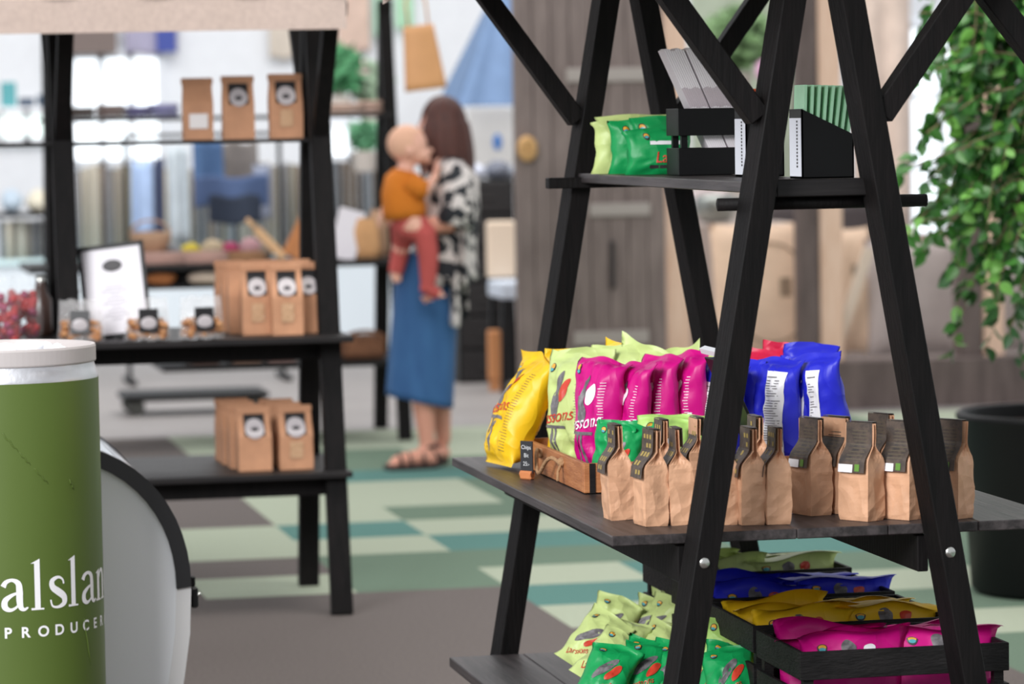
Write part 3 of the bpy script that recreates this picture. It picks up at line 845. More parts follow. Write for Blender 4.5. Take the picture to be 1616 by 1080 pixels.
# --- lower crates
ZL = .301
cr4 = [('black slatted crate of lime bags, farthest back on the bottom shelf', 1.975, 2.40, 7.80, 8.13, 'lime'),
       ('black slatted crate of blue bags, second from the back on the bottom shelf', 1.950, 2.37, 7.38, 7.75, 'blue'),
       ('black slatted crate of yellow bags between the blue and magenta crates', 1.925, 2.36, 6.96, 7.33, 'yellow'),
       ('black slatted crate of magenta bags, nearest on the bottom shelf', 1.918, 2.352, 6.585, 6.91, 'magenta')]
for i, (lb, x0, x1, y0, y1, colr) in enumerate(cr4):
    slat_crate(lb, x0, x1, y0, y1, ZL, .220, 3, CRB)
    n = 3
    nm = ['nearest', 'middle', 'farthest']
    for k in range(n):
        for r_ in range(2):
            yy = y0 + .07 + k * (y1 - y0 - .12) / (n - 1 + .3)
            xx = (x0 + x1) / 2 + (-.09 if r_ == 0 else .10) + .012 * math.sin(k * 3 + i)
            pr = (logo(.80, -.6, .8) + [('figure_print', GINK, 'ell', -.1, .80, .14, .22, .2), ('accent_print', WPRINT if colr == 'magenta' else RED, 'ell', .3, .79, .12, .14, .2)]) if k == 0 else ()
            zt = .012
            bag('snack_bag', '%s snack bag lying in its black crate, %s one on the %s half' % (colr, nm[k], 'left' if r_ == 0 else 'right'),
                'snack bag', colr, .235, .25 + .012 * math.sin(k * 5 + r_), .05, (xx, yy, ZL + zt), (R(-8 - 2 * k), R(3 * math.sin(i * 3 + k * 2 + r_ * 4)), R(-3 + 5 * math.sin(k * 4 + i + r_ * 2))),
                200 + i * 10 + k * 3 + r_, pr, bend=-.9 - .4 * r_, nu=16, nv=18)

# --- heap of small bags on the lower shelf left
heap = [  # px, py of bag centre, y depth, z, yaw, tiltx, tilty, color, label
    (905, 1018, 7.62, 'lime', -50, -38, 24, 'lime small bag at the left end of the heap on the bottom shelf'),
    (930, 1044, 7.45, 'lime', -42, -44, 26, 'lime small bag second from left, lowest of the heap'),
    (955, 998, 7.80, 'lime', -25, -28, 14, 'lime small bag with big red bean and raised corner at the top of the heap'),
    (968, 1030, 7.58, 'lime', -25, -40, 12, 'lime small bag with red bean facing front in the middle of the heap'),
    (992, 1002, 7.82, 'lime', -55, -30, 18, 'lime small bag turned sideways behind the middle of the heap'),
    (1015, 1002, 7.80, 'lime', -60, -25, 18, 'lime small bag with silvery glare in the back of the heap'),
    (1040, 998, 7.85, 'lime', -35, -22, 18, 'lime small bag at the right back of the heap beside the lime crate'),
    (1000, 1036, 7.60, 'lime', -55, -38, 18, 'lime small bag folded dark at its side, right of centre of the heap'),
    (1022, 1038, 7.60, 'lime', -40, -38, 14, 'lime small bag tucked low in the right part of the heap'),
    (1042, 1040, 7.60, 'lime', -30, -34, 10, 'lime small bag with red bean touching the left front leg'),
    (940, 1078, 7.20, 'green', -30, -40, 14, 'green small bag at the left front of the heap'),
    (975, 1068, 7.30, 'green', -50, -40, 16, 'green small bag with a folded ridge, second of the green ones'),
    (1010, 1074, 7.22, 'green', -20, -42, 10, 'green small bag third from left at the bottom edge'),
    (1046, 1076, 7.22, 'green', -30, -36, 8, 'green small bag just left of the left front leg'),
    (1118, 1048, 7.22, 'ltgreen', -30, -20, 16, 'pale green small bag standing right of the left front leg by the crates'),
    (1130, 1076, 7.05, 'green', -30, -40, 10, 'green small bag right of the left front leg on the bottom shelf'),
    (1160, 1084, 6.98, 'green', -15, -40, -8, 'dark green small bag pressed against the magenta crate')]
for i, (px, py, y, c, yw, tx, ty, lb) in enumerate(heap):
    p = ptY(px, py + 34, y); p.z = max(p.z, ZL + .012)
    bag('snack_bag', lb, 'snack bag', c, .12, .15, .055, p, (R(tx), R(ty), R(yw)), 300 + i, small_print(), bend=.3 * math.sin(i * 2.3), nu=16, nv=18, fold=.08 * math.sin(i))

# ================================================================== LEFT FOREGROUND: can and cooler
CP = ptY(7, 560, 8.03); CX_, CY_ = CP.x, 8.03
can = thing('can_cooler', 'big green can-shaped cooler with silver neck and grey lid, lower left', 'can cooler', (CX_, CY_, 0))
GRN = mat('olive_green_wrap', '#536629', .42, var=.03, vscale=3, bump=.05, bscale=3)
mb = MB(); mb.lathe([(.0, .0), (.19, .0), (.212, .03), (.2125, .3), (.2125, .7), (.2125, 1.012)], n=96); body = mb.build('can_body', GRN, can, True)
mb = MB(); mb.lathe([(.2125, 1.012), (.2125, 1.02), (.2065, 1.034), (.203, 1.046), (.2035, 1.052)], n=96); mb.build('neck_band', mat('brushed_silver', '#e6e6ea', .38, .85, bump=.25, bscale=30), can, True)
mb = MB(); mb.lathe([(.2, 1.046), (.207, 1.049), (.208, 1.052), (.208, 1.083), (.206, 1.088), (.199, 1.088), (.196, 1.08), (.193, 1.066), (0, 1.064)], n=96)
lid = mb.build('lid', mat('grey_lid_plastic', '#b9b2b0', .4), can, False)
cvr = MB()
for k in range(26):
    rnd = random.Random(k); a_ = rnd.uniform(0, 6.28); r_ = rnd.uniform(0, .13)
    cvr.ball((r_ * math.cos(a_), r_ * math.sin(a_), 1.072), (rnd.uniform(.015, .04), rnd.uniform(.015, .04), rnd.uniform(.006, .022)), 6)
cvr.build('plastic_wrap', mat('crinkled_clear_wrap', '#e8eaee', .12, bump=.8, bscale=60), lid)
mb = MB(); mb.ball((.055, -.06, 1.085), (.035, .02, .016), 7); mb.ball((.09, -.05, 1.082), (.02, .02, .014), 7); mb.build('lid_tab', mat('clear_tab', '#dfe2e8', .15), lid, True)
# creases in the wrap: slim ridges
toc = math.atan2(-CY_, -CX_)  # direction from can to camera
def cyl(phi_deg, z, r=.2132):
    a = toc + R(phi_deg)
    return Vector((r * math.cos(a), r * math.sin(a), z))
for (p0, z0, p1, z1) in ((-3, .905, 7, .86), (7, .86, 14, .83), (16, .822, 25, .785), (40, .79, 44, .765), (50, .47, 56, .36)):
    rd = MB(); rd.tube([cyl(p0 + (p1 - p0) * k / 8, z0 + (z1 - z0) * k / 8 + .003 * math.sin(k * 2), .2126) for k in range(9)], [.0003, .0014, .0018, .0018, .0018, .0018, .0015, .001, .0003], 6); rd.build('wrap_crease', GRN, body, True)


# serif glyph strokes, x-height = 1
def strip(pts):
    """pts: (x,y,w) centre line with widths"""
    out = MB(); n = len(pts); L = []; Rr = []
    for i, (x, y, wd) in enumerate(pts):
        a = pts[max(0, i - 1)]; b = pts[min(n - 1, i + 1)]
        dx, dy = b[0] - a[0], b[1] - a[1]; l = math.hypot(dx, dy) or 1
        nx, ny = -dy / l, dx / l
        L.append((x + nx * wd / 2, y + ny * wd / 2)); Rr.append((x - nx * wd / 2, y - ny * wd / 2))
    return [(L[i], L[i + 1], Rr[i + 1], Rr[i]) for i in range(n - 1)]


def curve(pts, n=28):
    """Catmull-Rom through (x,y,w)"""
    P_ = [pts[0]] + list(pts) + [pts[-1]]; out = []
    seg = len(pts) - 1
    for k in range(n + 1):
        t = k / n * seg; i = min(int(t), seg - 1); f = t - i
        p0, p1, p2, p3 = P_[i], P_[i + 1], P_[i + 2], P_[i + 3]
        out.append(tuple(.5 * (2 * p1[c] + (p2[c] - p0[c]) * f + (2 * p0[c] - 5 * p1[c] + 4 * p2[c] - p3[c]) * f * f + (3 * p1[c] - p0[c] - 3 * p2[c] + p3[c]) * f ** 3) for c in range(3)))
    return out


def serif_base(x, w=.5): return [((x - w / 2, 0), (x + w / 2, 0), (x + w / 2, .05), (x - w / 2, .07))]


GL = {}
GL['l'] = (.5, strip([(.25, 0, .2), (.25, .8, .2), (.25, 1.5, .2)]) + serif_base(.25, .46) + [((.02, 1.44), (.35, 1.44), (.35, 1.58), (.15, 1.5))])
GL['a'] = (.84, strip(curve([(.08, .76, .17), (.17, .9, .13), (.36, .96, .1), (.54, .86, .17), (.58, .64, .2), (.58, .3, .2), (.62, .1, .16), (.72, .04, .1), (.84, .1, .05)], 36)) +
           strip(curve([(.56, .56, .07), (.36, .5, .1), (.14, .34, .17), (.12, .14, .19), (.26, .04, .12), (.42, .08, .08), (.56, .2, .06)], 30)))
GL['s'] = (.62, strip(curve([(.54, .74, .06), (.5, .88, .06), (.34, .96, .09), (.14, .86, .15), (.16, .66, .19), (.36, .5, .22), (.54, .34, .2), (.54, .14, .16), (.34, .04, .09), (.14, .08, .06), (.08, .28, .05)], 48)))
GL['n'] = (.95, strip([(.22, 0, .2), (.22, .86, .2)]) + serif_base(.22, .42) + serif_base(.72, .42) + [((.0, .88), (.32, .84), (.32, 1.0), (.16, .95))] +
           strip(curve([(.3, .72, .08), (.42, .9, .1), (.58, .93, .13), (.71, .8, .19), (.72, .5, .2), (.72, 0, .2)], 24)))
GL['d'] = (.9, strip([(.62, 0, .2), (.62, 1.5, .2)]) + [((.4, 1.44), (.72, 1.44), (.72, 1.58), (.5, 1.5))] + [((.62, 0), (.86, .03), (.86, .08), (.62, .1))] +
           strip(curve([(.56, .8, .08), (.42, .95, .09), (.2, .84, .15), (.11, .5, .2), (.2, .14, .16), (.4, .04, .09), (.56, .2, .07)], 26)))
GL['D'] = (1.3, strip([(.28, 0, .22), (.28, 1.45, .22)]) + [((.04, 0), (.6, 0), (.6, .06), (.04, .06)), ((.04, 1.39), (.6, 1.39), (.6, 1.45), (.04, 1.45))] +
           strip(curve([(.5, 1.41, .08), (.85, 1.3, .12), (1.1, .95, .22), (1.12, .5, .22), (.9, .14, .13), (.5, .04, .08)], 26)))
wm = MB()
XH = .073; BZ = .503
word = [('D', -34, -8.5), ('a', -6, 10.3), ('l', 11.9, 20.6), ('s', 23, 35.4), ('l', 36.9, 45.3), ('a', 48.2, 64.0), ('n', 64.4, 82), ('d', 83, 99)]
for ch, a0, a1 in word:
    wd, quads = GL[ch]
    for q in quads:
        # split each quad for curvature
        wm.add([cyl(a0 + (a1 - a0) * (x / wd), BZ + y * XH) for x, y in q], [(0, 1, 2, 3)])
wm.build('wordmark', WPRINT, body)
sm = MB()
for i, ch in enumerate('PRODUCERAT'):
    vs_, fs2 = text_mesh(ch, .033, 0, 1, .0009)
    xc = (max(v.x for v in vs_) + min(v.x for v in vs_)) / 2
    ang = -2 + i * 10.75
    sm.add([cyl(ang + (v.x - xc) / .2125 * 57.3, .443 + v.y) for v in vs_], fs2)
sm.build('tagline', WPRINT, body)

# cooler: barrel-topped chest, end facing the camera
ck = thing('chest_cooler', 'white round-topped chest cooler with black rubber rim behind the green can', 'cooler', (0, 0, 0))
prof = []
def prf(s=1.0):
    pts = [(.18, .0), (.78, 0), (.84, .05), (.868, .16), (.885, .26), (.9, .36), (.905, .474)]
    for k in range(1, 15):
        a = k / 14 * math.pi / 2
        pts.append((.5 + .405 * math.cos(a) ** .82, .474 + .365 * math.sin(a) ** .95))
    l = [(1.0 - x, z) for x, z in reversed(pts[1:-1])]
    return pts + [p for p in l]
pr_ = prf()
def inset(pts, d):
    cx_, cz_ = .5, .42
    return [(cx_ + (x - cx_) * (1 - d / .405), cz_ + (z - cz_) * (1 - d / .42)) for x, z in pts]
Y0, Y1 = 8.335, 9.2
n = len(pr_)
mb = MB(); mb.add([(x, Y0, z) for x, z in inset(pr_, .036)], [tuple(range(n))]); mb.build('end_panel', WGLOSS, ck)
i0 = inset(pr_, .036); o0 = pr_
up_i = [i for i, (x, z) in enumerate(pr_) if z >= .473]; lo_i = [i for i in range(n)]
def band(cond, y_front, ybk):
    b = MB()
    for i in range(n):
        j = (i + 1) % n
        if cond(pr_[i]) and cond(pr_[j]):
            A = [(o0[i][0], y_front, o0[i][1]), (o0[j][0], y_front, o0[j][1]), (i0[j][0], y_front, i0[j][1]), (i0[i][0], y_front, i0[i][1])]
            b.add(A, [(0, 3, 2, 1)])
            B = [(o0[i][0], y_front, o0[i][1]), (o0[j][0], y_front, o0[j][1]), (o0[j][0], ybk, o0[j][1]), (o0[i][0], ybk, o0[i][1])]
            b.add(B, [(0, 1, 2, 3)])
            Cc = [(i0[i][0], y_front, i0[i][1]), (i0[j][0], y_front, i0[j][1]), (i0[j][0], ybk, i0[j][1]), (i0[i][0], ybk, i0[i][1])]
            b.add(Cc, [(3, 2, 1, 0)])
    return b
band(lambda p: p[1] >= .473, Y0 - .012, Y0 + .03).build('rubber_rim', mat('black_rubber', '#242426', .32), ck, True)
band(lambda p: p[1] >= .473, Y1 - .03, Y1 + .01).build('rubber_rim', MATS['black_rubber'], ck, True)
band(lambda p: p[1] <= .475, Y0 - .004, Y0 + .03).build('lower_rim', mat('white_rim', '#e6e4e4', .35), ck, True)
sh = MB()
for i in range(n):
    j = (i + 1) % n
    a_, b_ = inset(pr_, .004)[i], inset(pr_, .004)[j]
    sh.add([(a_[0], Y0 + .002, a_[1]), (b_[0], Y0 + .002, b_[1]), (b_[0], Y1, b_[1]), (a_[0], Y1, a_[1])], [(0, 1, 2, 3)])
sh.add([(x, Y1, z) for x, z in inset(pr_, .004)], [tuple(reversed(range(n)))])
sh.build('shell', mat('glossy_white', '#dfe1ea', .15, coat=.5), ck, True)
mb = MB(); mb.box((.915, Y0 + .03, .443), (.018, .03, .05), None, 0, .004); mb.box((.912, Y0 + .03, .482), (.012, .02, .025), None, 0, .003); lk = mb.build('latch', BLACKP, ck)
mb = MB(); mb.ball((.926, Y0 + .02, .45), .006, 8); mb.build('latch_pin', STEEL, lk, True)


# ================================================================== LEFT STAND GOODS
def pouch(label, px, py, z, w, h, d, yaw=0, group=None, lab='round', y=None, cat='paper bag', mat_=KRAFT2, seed=1, twin=True):
    p = ptZ(px, py, z)
    if y is not None: p = ptY(px, py, y); p.z = z
    t = thing('coffee_bag', label, cat, (p.x, p.y + d / 2, z), R(yaw), group)
    off = Vector((seed * 2.3, 0, 0)); nz = 14; mb = MB(); vs = []; fs = []; n = 16
    for j in range(nz + 1):
        v = j / nz; zz = h * v; k = max(0, min(1, (v - .55) / .38)); ks = k * k * (3 - 2 * k)
        dx = w / 2; dy = d / 2 * (1 - ks) + .004 * ks
        for i in range(n):
            e = i // 4; f = (i % 4) / 4
            x, y_ = [(-dx + 2 * dx * f, -dy), (dx, -dy + 2 * dy * f), (dx - 2 * dx * f, dy), (-dx, dy - 2 * dy * f)][e]
            s_ = 1 + .05 * noise.noise(Vector((x * 14, y_ * 14, zz * 12)) + off) * (1 if 0 < j < nz else 0)
            vs.append((x * s_, y_ * s_, zz))
    for j in range(nz):
        for i in range(n): fs.append((j * n + i, j * n + (i + 1) % n, (j + 1) * n + (i + 1) % n, (j + 1) * n + i))
    fs.append(tuple(reversed(range(n)))); fs.append(tuple(range(nz * n, nz * n + n)))
    mb.add(vs, fs); mb.build('paper_body', mat_, t)
    mb = MB(); mb.box((0, 0, h + .006), (w * 1.06, .011, .022), None, 0, .003); mb.build('folded_top', mat_, t)
    if lab == 'round':
        def yy(z_):
            v = z_ / h; k = max(0, min(1, (v - .55) / .38)); ks = k * k * (3 - 2 * k)
            return -(d / 2 * (1 - ks) + .004 * ks) - .004
        lb = MB(); lb.grid(lambda u, v: Vector(((u - .5) * w * .62, yy(h * (.60 + .36 * v)), h * (.60 + .36 * v))), 4, 6)
        lo = lb.build('black_label', mat('black_label', '#171517', .3), t)
        c = MB(); vs = []; fs = []
        for q in range(4):
            for k in range(20):
                th = 2 * math.pi * k / 20; rr = q / 3 * w * .29; z_ = h * .72 + rr * math.sin(th)
                vs.append((rr * math.cos(th), yy(z_) - .002, z_))
        for q in range(3):
            for k in range(20): fs.append((q * 20 + k, q * 20 + (k + 1) % 20, (q + 1) * 20 + (k + 1) % 20, (q + 1) * 20 + k))
        c.add(vs, fs); c.build('round_print', mat('pale_print', '#b4adaf', .3), lo)
        c = MB(); z_ = h * .70; c.ball((0, yy(z_) - .003, z_), (w * .12, .002, w * .09), 8); c.build('dark_print', INK, lo)
        if seed % 2 == 0:
            wn = MB(); wn.grid(lambda u, v: Vector(((u - .5) * w * .4, yy(h * (.2 + .28 * v)), h * (.2 + .28 * v))), 3, 4); wn.build('window', mat('cellophane_window', '#c09a78', .12, bump=.6, bscale=50), t)
    elif lab == 'white':
        lb = MB(); lb.box((0, -d / 2 - .003, h * .33), (w * .62, .002, h * .26)); lb.build('white_label', mat('white_label', '#e3dcda', .4), t)
    return t


ZT = 1.5355
pouch('brown paper bag with plain white label on the upper shelf, leftmost of three', 314, 221, ZT, .098, .185, .05, y=11.36, lab='white', seed=3)
pouch('kraft coffee bag with round label in the middle of the upper left shelf', 378, 221, ZT, .103, .19, .055, y=11.36, seed=5)
pouch('kraft coffee bag with round label and glint, rightmost on the upper left shelf', 453, 221, ZT, .108, .195, .055, y=11.36, seed=2)
ZM = .901
k = 0
for (px, y, lbl) in [(455, 11.17, 'tall kraft coffee bag with shiny label at the table front, centre of the group'),
                     (489, 11.24, 'tall kraft coffee bag at the right end of the group on the table'),
                     (408, 11.22, 'tall kraft coffee bag with dark label left of the front one on the table'),
                     (386, 11.32, 'tall plain kraft bag second row left on the table'),
                     (376, 11.42, 'tall plain kraft bag in the third row on the table'),
                     (430, 11.36, 'tall kraft bag behind the front one on the table'),
                     (366, 11.52, 'tall plain kraft bag in the fourth row on the table'),
                     (420, 11.50, 'tall kraft bag in the fourth row, centre of the table group'),
                     (470, 11.46, 'tall kraft bag at the back right of the table group')]:
    pouch(lbl, px, 530, ZM, .10 if k < 3 else .095, .215, .075, y=y, seed=10 + k, lab='round' if k < 3 else 'none'); k += 1
ZB = .463
for (px, y, lbl) in [(404, 11.17, 'kraft coffee bag with glossy round label at the left front of the low shelf'),
                     (469, 11.17, 'kraft coffee bag with round label at the right front of the low shelf'),
                     (390, 11.28, 'kraft bag just behind the left front bag on the low shelf'),
                     (452, 11.30, 'kraft bag behind the right front bag on the low shelf'),
                     (378, 11.42, 'kraft bag in the third row left on the low shelf'),
                     (440, 11.46, 'kraft bag in the third row right on the low shelf'),
                     (370, 11.54, 'kraft bag in the back row of the low shelf')]:
    pouch(lbl, px, 750, ZB, .108, .19, .085, y=y, seed=30 + k, lab='round' if k < 11 else 'none'); k += 1

# cellophane nut bags
NUT = mat('caramel_nuts', '#8e5530', .4, col2='#d09a68', vscale=60, bump=.8, bscale=60)
CLR = mat('clear_cellophane', '#f4f2f2', .06, alpha=.22, bump=.9, bscale=25, spec=1.0, bdist=.02)
for i, (px, lbl) in enumerate([(128, 'clear bag of nuts with black label at the left of the framed notice'),
                               (233, 'clear bag of nuts with black label in front of the framed notice'),
                               (318, 'clear bag of nuts with black label right of the framed notice')]):
    p = ptY(px, 535, 11.12)
    t = thing('nut_bag', lbl, 'cellophane bag', (p.x, 11.12, ZM), R(8 * (i - 1)))
    mb = MB(); rnd = random.Random(i)
    for q in range(130):
        mb.ball((rnd.uniform(-.056, .056), rnd.uniform(-.034, .034), .012 + rnd.random() ** 1.2 * .05), (.013, .01, .01), 5)
    mb.build('nuts', NUT, t, True)
    mb = MB()
    mb.grid(lambda u, v: Vector(((u - .5) * (.15 - .02 * v), -(.042 - .036 * v) * (1 - abs(2 * u - 1) ** 3) - .002, .135 * v + .004 * math.sin(u * 20 + v * 9))), 14, 12)
    mb.grid(lambda u, v: Vector(((u - .5) * (.15 - .02 * v), (.042 - .036 * v) * (1 - abs(2 * u - 1) ** 3) + .002, .135 * v + .004 * math.sin(u * 17 + v * 9))), 14, 12)
    mb.build('cellophane', CLR, t, True)
    mb = MB(); mb.box((.0, -.045, .065), (.062, .003, .075), Matrix.Rotation(R(-10), 3, 'X').to_quaternion()); lo = mb.build('black_label', mat('black_label', '#171517', .3), t)
    mb = MB(); mb.ball((0, -.049, .055), (.026, .003, .022), 8); mb.build('pale_print', MATS['pale_print'], lo, True)

# framed notice
p = ptY(187, 528, 11.30)
fr = thing('picture_frame', 'black framed white notice with a dark oval emblem leaning back on the table', 'framed sign', (p.x, 11.25, ZM + .004), 0, None, (R(-10), R(-6.5), R(-14)))
mb = MB(); fw_, fh_ = .215, .305
for (cx_, cz_, sx_, sz_) in ((0, .006, fw_, .012), (0, fh_ - .006, fw_, .012), (-fw_ / 2 + .006, fh_ / 2, .012, fh_), (fw_ / 2 - .006, fh_ / 2, .012, fh_)): mb.box((cx_, 0, cz_), (sx_, .014, sz_))
mb.build('frame', BLACKP, fr)
mb = MB(); mb.box((0, .003, fh_ / 2), (fw_ - .02, .004, fh_ - .02)); ps = mb.build('poster', mat('poster_paper', '#e9e4ea', .4), fr)
mb = MB(); mb.ball((0, -.001, .235), (.032, .0015, .019), 12); mb.build('emblem', INK, ps)
mb = MB()
for q in range(9): mb.box((0, .0003, .165 - q * .013), (.06 + .03 * math.sin(q * 2.1), .001, .0035))
mb.build('text_lines', mat('pale_grey_ink', '#b5b0b8', .5), ps)
mb = MB(); mb.box((0, .06, .12), (.05, .004, .25), Matrix.Rotation(R(28), 3, 'X').to_quaternion()); mb.build('easel_back', BLACKP, fr)

# red sweets in cellophane at far left
CLR2 = mat('clear_cellophane_bright', '#ffffff', .05, alpha=.07, bump=.9, bscale=20, spec=1.0, bdist=.02)
for i, (px, y, lbl) in enumerate([(4, 11.1, 'clear bag of red sweets at the left edge of the table'), (38, 11.22, 'clear bag of deep red and pink sweets, right of the first')]):
    p = ptY(px, 535, y); t = thing('sweets_bag', lbl, 'cellophane bag', (p.x, y, ZM))
    rnd = random.Random(40 + i)
    mb = MB(); mb2 = MB()
    for q in range(60):
        c = (rnd.uniform(-.04, .04), rnd.uniform(-.03, .03), .015 + rnd.random() * .14)
        (mb if rnd.random() < .75 else mb2).ball(c, .014, 5)
    mb.build('red_sweets', mat('red_candy', '#a50d16', .25), t, True); mb2.build('pink_sweets', mat('pink_candy', '#8c1848', .25), t, True)
    mb = MB(); mb.lathe([(.045, 0), (.062, .03), (.064, .1), (.055, .16), (.03, .19), (.04, .215)], n=24)
    mb.build('cellophane', CLR2, t, True)
mbx = MB(); p = ptY(66, 535, 11.5)
t = thing('dark_bottle', 'dark brown jar with silver top behind the sweets on the table', 'jar', (p.x, 11.5, ZM))
mb = MB(); mb.lathe([(0, 0), (.035, 0), (.037, .02), (.037, .12), (.02, .15), (.014, .19)], n=20); mb.build('jar_body', mat('dark_brown_glass', '#4a342c', .2), t, True)
mb = MB(); mb.lathe([(.016, .18), (.017, .2), (0, .2)], n=16); mb.build('cap', STEEL, t, True)
p = ptY(120, 535, 11.62)
t = thing('white_dispenser', 'small white bottle behind the left nut bag', 'bottle', (p.x, 11.62, ZM))
mb = MB(); mb.lathe([(0, 0), (.028, 0), (.03, .05), (.028, .09), (.014, .11), (.014, .13), (.018, .14), (.0, .165)], n=20); mb.build('bottle_body', WGLOSS, t, True)


# ================================================================== FAR STAND GOODS
def cloth_pile(label, px, y, z, w, d, h, m_, n=3, name='folded_cloth', cat='folded textile', group=None):
    p = ptY(px, 400, y); o = MB()
    for q in range(n):
        hh = h / n
        def f(u, v, q=q, hh=hh):
            a = 2 * math.pi * u; r_ = 1 if v < 1 else 0
            return Vector((0, 0, 0))
        o.box((0, 0, hh * (q + .5)), (w * (1 - .04 * q), d, hh * .94), None, 0, hh * .35)
    ob = o.build(name, m_, None, True); ob.location = (p.x, y, z); tag(ob, label, cat, group)
    return ob


def blob(name, label, cat, px, py, y, r, m_, seed=0, amp=.25, group=None, nn=14, z=None):
    """soft lumpy object centred at pixel; r=(rx,ry,rz)"""
    p = ptY(px, py, y); mb = MB(); mb.ball((0, 0, 0), r, nn)
    off = Vector((seed * 7.7, 1, 2))
    mb.v = [tuple(Vector(v) * (1 + amp * noise.noise(Vector(v) * (1.6 / max(r)) + off))) for v in mb.v]
    if z is not None: p.z = z + r[2] * .95
    ob = mb.build(name, m_, None, True); ob.location = p; tag(ob, label, cat, group); return ob


ZF = .906
cloth_pile('pink-beige folded cloth on the far stand table, left one', 250, 17.2, ZF, .24, .25, .055, mat('pink_cloth', '#d8b0a4', .9), 3)
cloth_pile('pink-beige folded cloth on the far stand table, right one', 320, 17.2, ZF, .24, .25, .055, MATS['pink_cloth'], 3)
cloth_pile('tan folded cloth at the far stand table beside the kraft bags', 385, 17.2, ZF, .2, .25, .05, mat('tan_cloth', '#b88a66', .9), 3)
bk = thing('round_basket', 'round wicker basket on the far stand table above the framed notice', 'basket', ptY(238, 398, 17.4)); bk.location.z = ZF + .05
mb = MB(); mb.lathe([(0, 0), (.08, 0), (.10, .06), (.105, .10), (.095, .10), (.09, .06), (0, .02)], n=28); mb.build('bowl', mat('wicker', '#b39074', .8, bump=.8, bscale=60), bk, True)
mb = MB(); mb.tube([(.1 * math.cos(a), 0, .09 + .07 * math.sin(a)) for a in [math.pi * q / 12 for q in range(13)]], .006, 8); mb.build('handle', MATS['wicker'], bk, True)
for i, (px, py, c, rr, lbl) in enumerate([(300, 385, '#c9b53c', .05, 'yellow lemon-like bundle'), (335, 383, '#b9a68a', .06, 'beige ball of yarn'), (362, 380, '#a33a5e', .05, 'dark pink ball of yarn'),
                                         (395, 378, '#b58a8f', .06, 'dusty rose ball of yarn'), (272, 388, '#8c8f94', .05, 'grey ball of yarn'), (418, 384, '#8f8276', .05, 'brown-grey ball of yarn')]):
    blob('yarn_ball', lbl + ' on the far stand table', 'yarn ball', px, py, 17.55, (rr, rr, rr * .9), mat('yarn_%d' % i, c, .9, bump=.6, bscale=80), i, .15, z=ZF)
# wooden boards
for i, (px, rot, c, lb, hh) in enumerate([(462, 28, '#c07c48', 'orange-brown wooden cutting board leaning on the far stand', .24), (448, -42, '#d9ae80', 'pale wooden spatula board leaning beside the orange board', .20)]):
    p = ptY(px, 405, 17.25); t = thing('cutting_board', lb, 'board', (p.x, 17.25, ZF + .01), 0, None, (R(-8), R(rot), 0))
    mb = MB(); mb.box((0, 0, hh / 2), (.12 if i == 0 else .045, .015, hh), None, 0, .006); mb.build('board', mat('board_%d' % i, c, .6, var=.12, vscale=8, stretch=(8, 8, 1)), t)
    mb = MB(); mb.tube([(0, 0, hh), (0, 0, hh + .07)], .012, 8); mb.build('handle', MATS['board_%d' % i], t, True)
# kraft-paper bags on far stand table right
for i, (px, w_, h_, c, lb) in enumerate([(575, .15, .20, '#cf9c6c', 'wide tan paper bag on the far stand beside the woman'), (598, .1, .24, '#c9a284', 'crumpled beige bag right against the woman on the far stand')]):
    p = ptY(px, 405, 17.2 + .1 * i); t = thing('tan_bag', lb, 'bag', (p.x, 17.2 + .12 * i, ZF), R(6))
    mb = MB(); mb.lathe([(0, 0), (w_ * .5, 0), (w_ * .55, .05), (w_ * .5, h_ * .7), (w_ * .35, h_)], n=20); mb.v = [(x, y * .6, z + .008 * noise.noise(Vector((x, y, z)) * 30)) for x, y, z in mb.v]
    mb.build('bag_body', mat('tanbag_%d' % i, c, .8, var=.1), t, True)
# white picture leaning
p = ptY(538, 405, 17.15); t = thing('leaning_picture', 'white picture with dark edge leaning on the far stand behind the left post', 'picture', (p.x, 17.15, ZF), 0, None, (R(-8), R(16), 0))
mb = MB(); mb.box((0, .006, .13), (.15, .012, .27)); mb.build('frame', BLACKP, t); mb = MB(); mb.box((0, -.002, .13), (.135, .006, .255)); mb.build('picture', mat('picture_white', '#e6e0e6', .5), t)
# far stand top shelf goods
ZU3 = 1.631
for i, (px, w_, c, lb) in enumerate([(135, .12, '#4f403a', 'dark brown folded blanket at the left of the far top shelf'), (180, .14, '#84706a', 'grey-brown folded blanket on the far top shelf'),
                                     (222, .12, '#6f6a94', 'purple folded blanket on the far top shelf'), (262, .15, '#8c8ab4', 'lilac folded blanket on the far top shelf'),
                                     (545, .2, '#d2b4a4', 'beige folded blanket on the far top shelf right of the left stand'), (588, .12, '#c9a99a', 'rosy folded blanket near the far post')]):
    cloth_pile(lb, px, 17.44, ZU3, w_, .2, .055 + .01 * (i % 2), mat('blanket_%d' % i, c, .95), 2)
# basket on the low shelf
p = ptY(568, 555, 17.3); bk = thing('brown_basket', 'brown woven basket on the low shelf of the far stand', 'basket', (p.x, 17.3, .406))
mb = MB(); mb.box((0, 0, .055), (.22, .3, .11), None, 0, .02); mb.build('basket_body', mat('brown_wicker', '#7c5238', .8, var=.3, vscale=30, bump=.8, bscale=80), bk)
mb = MB(); mb.tube([(.11 * math.cos(a), -.15 * math.sin(a) * 0 - .15, .09 + .05 * math.sin(a)) for a in [math.pi * q / 10 for q in range(11)]], .008, 8); mb.build('handle', MATS['brown_wicker'], bk, True)
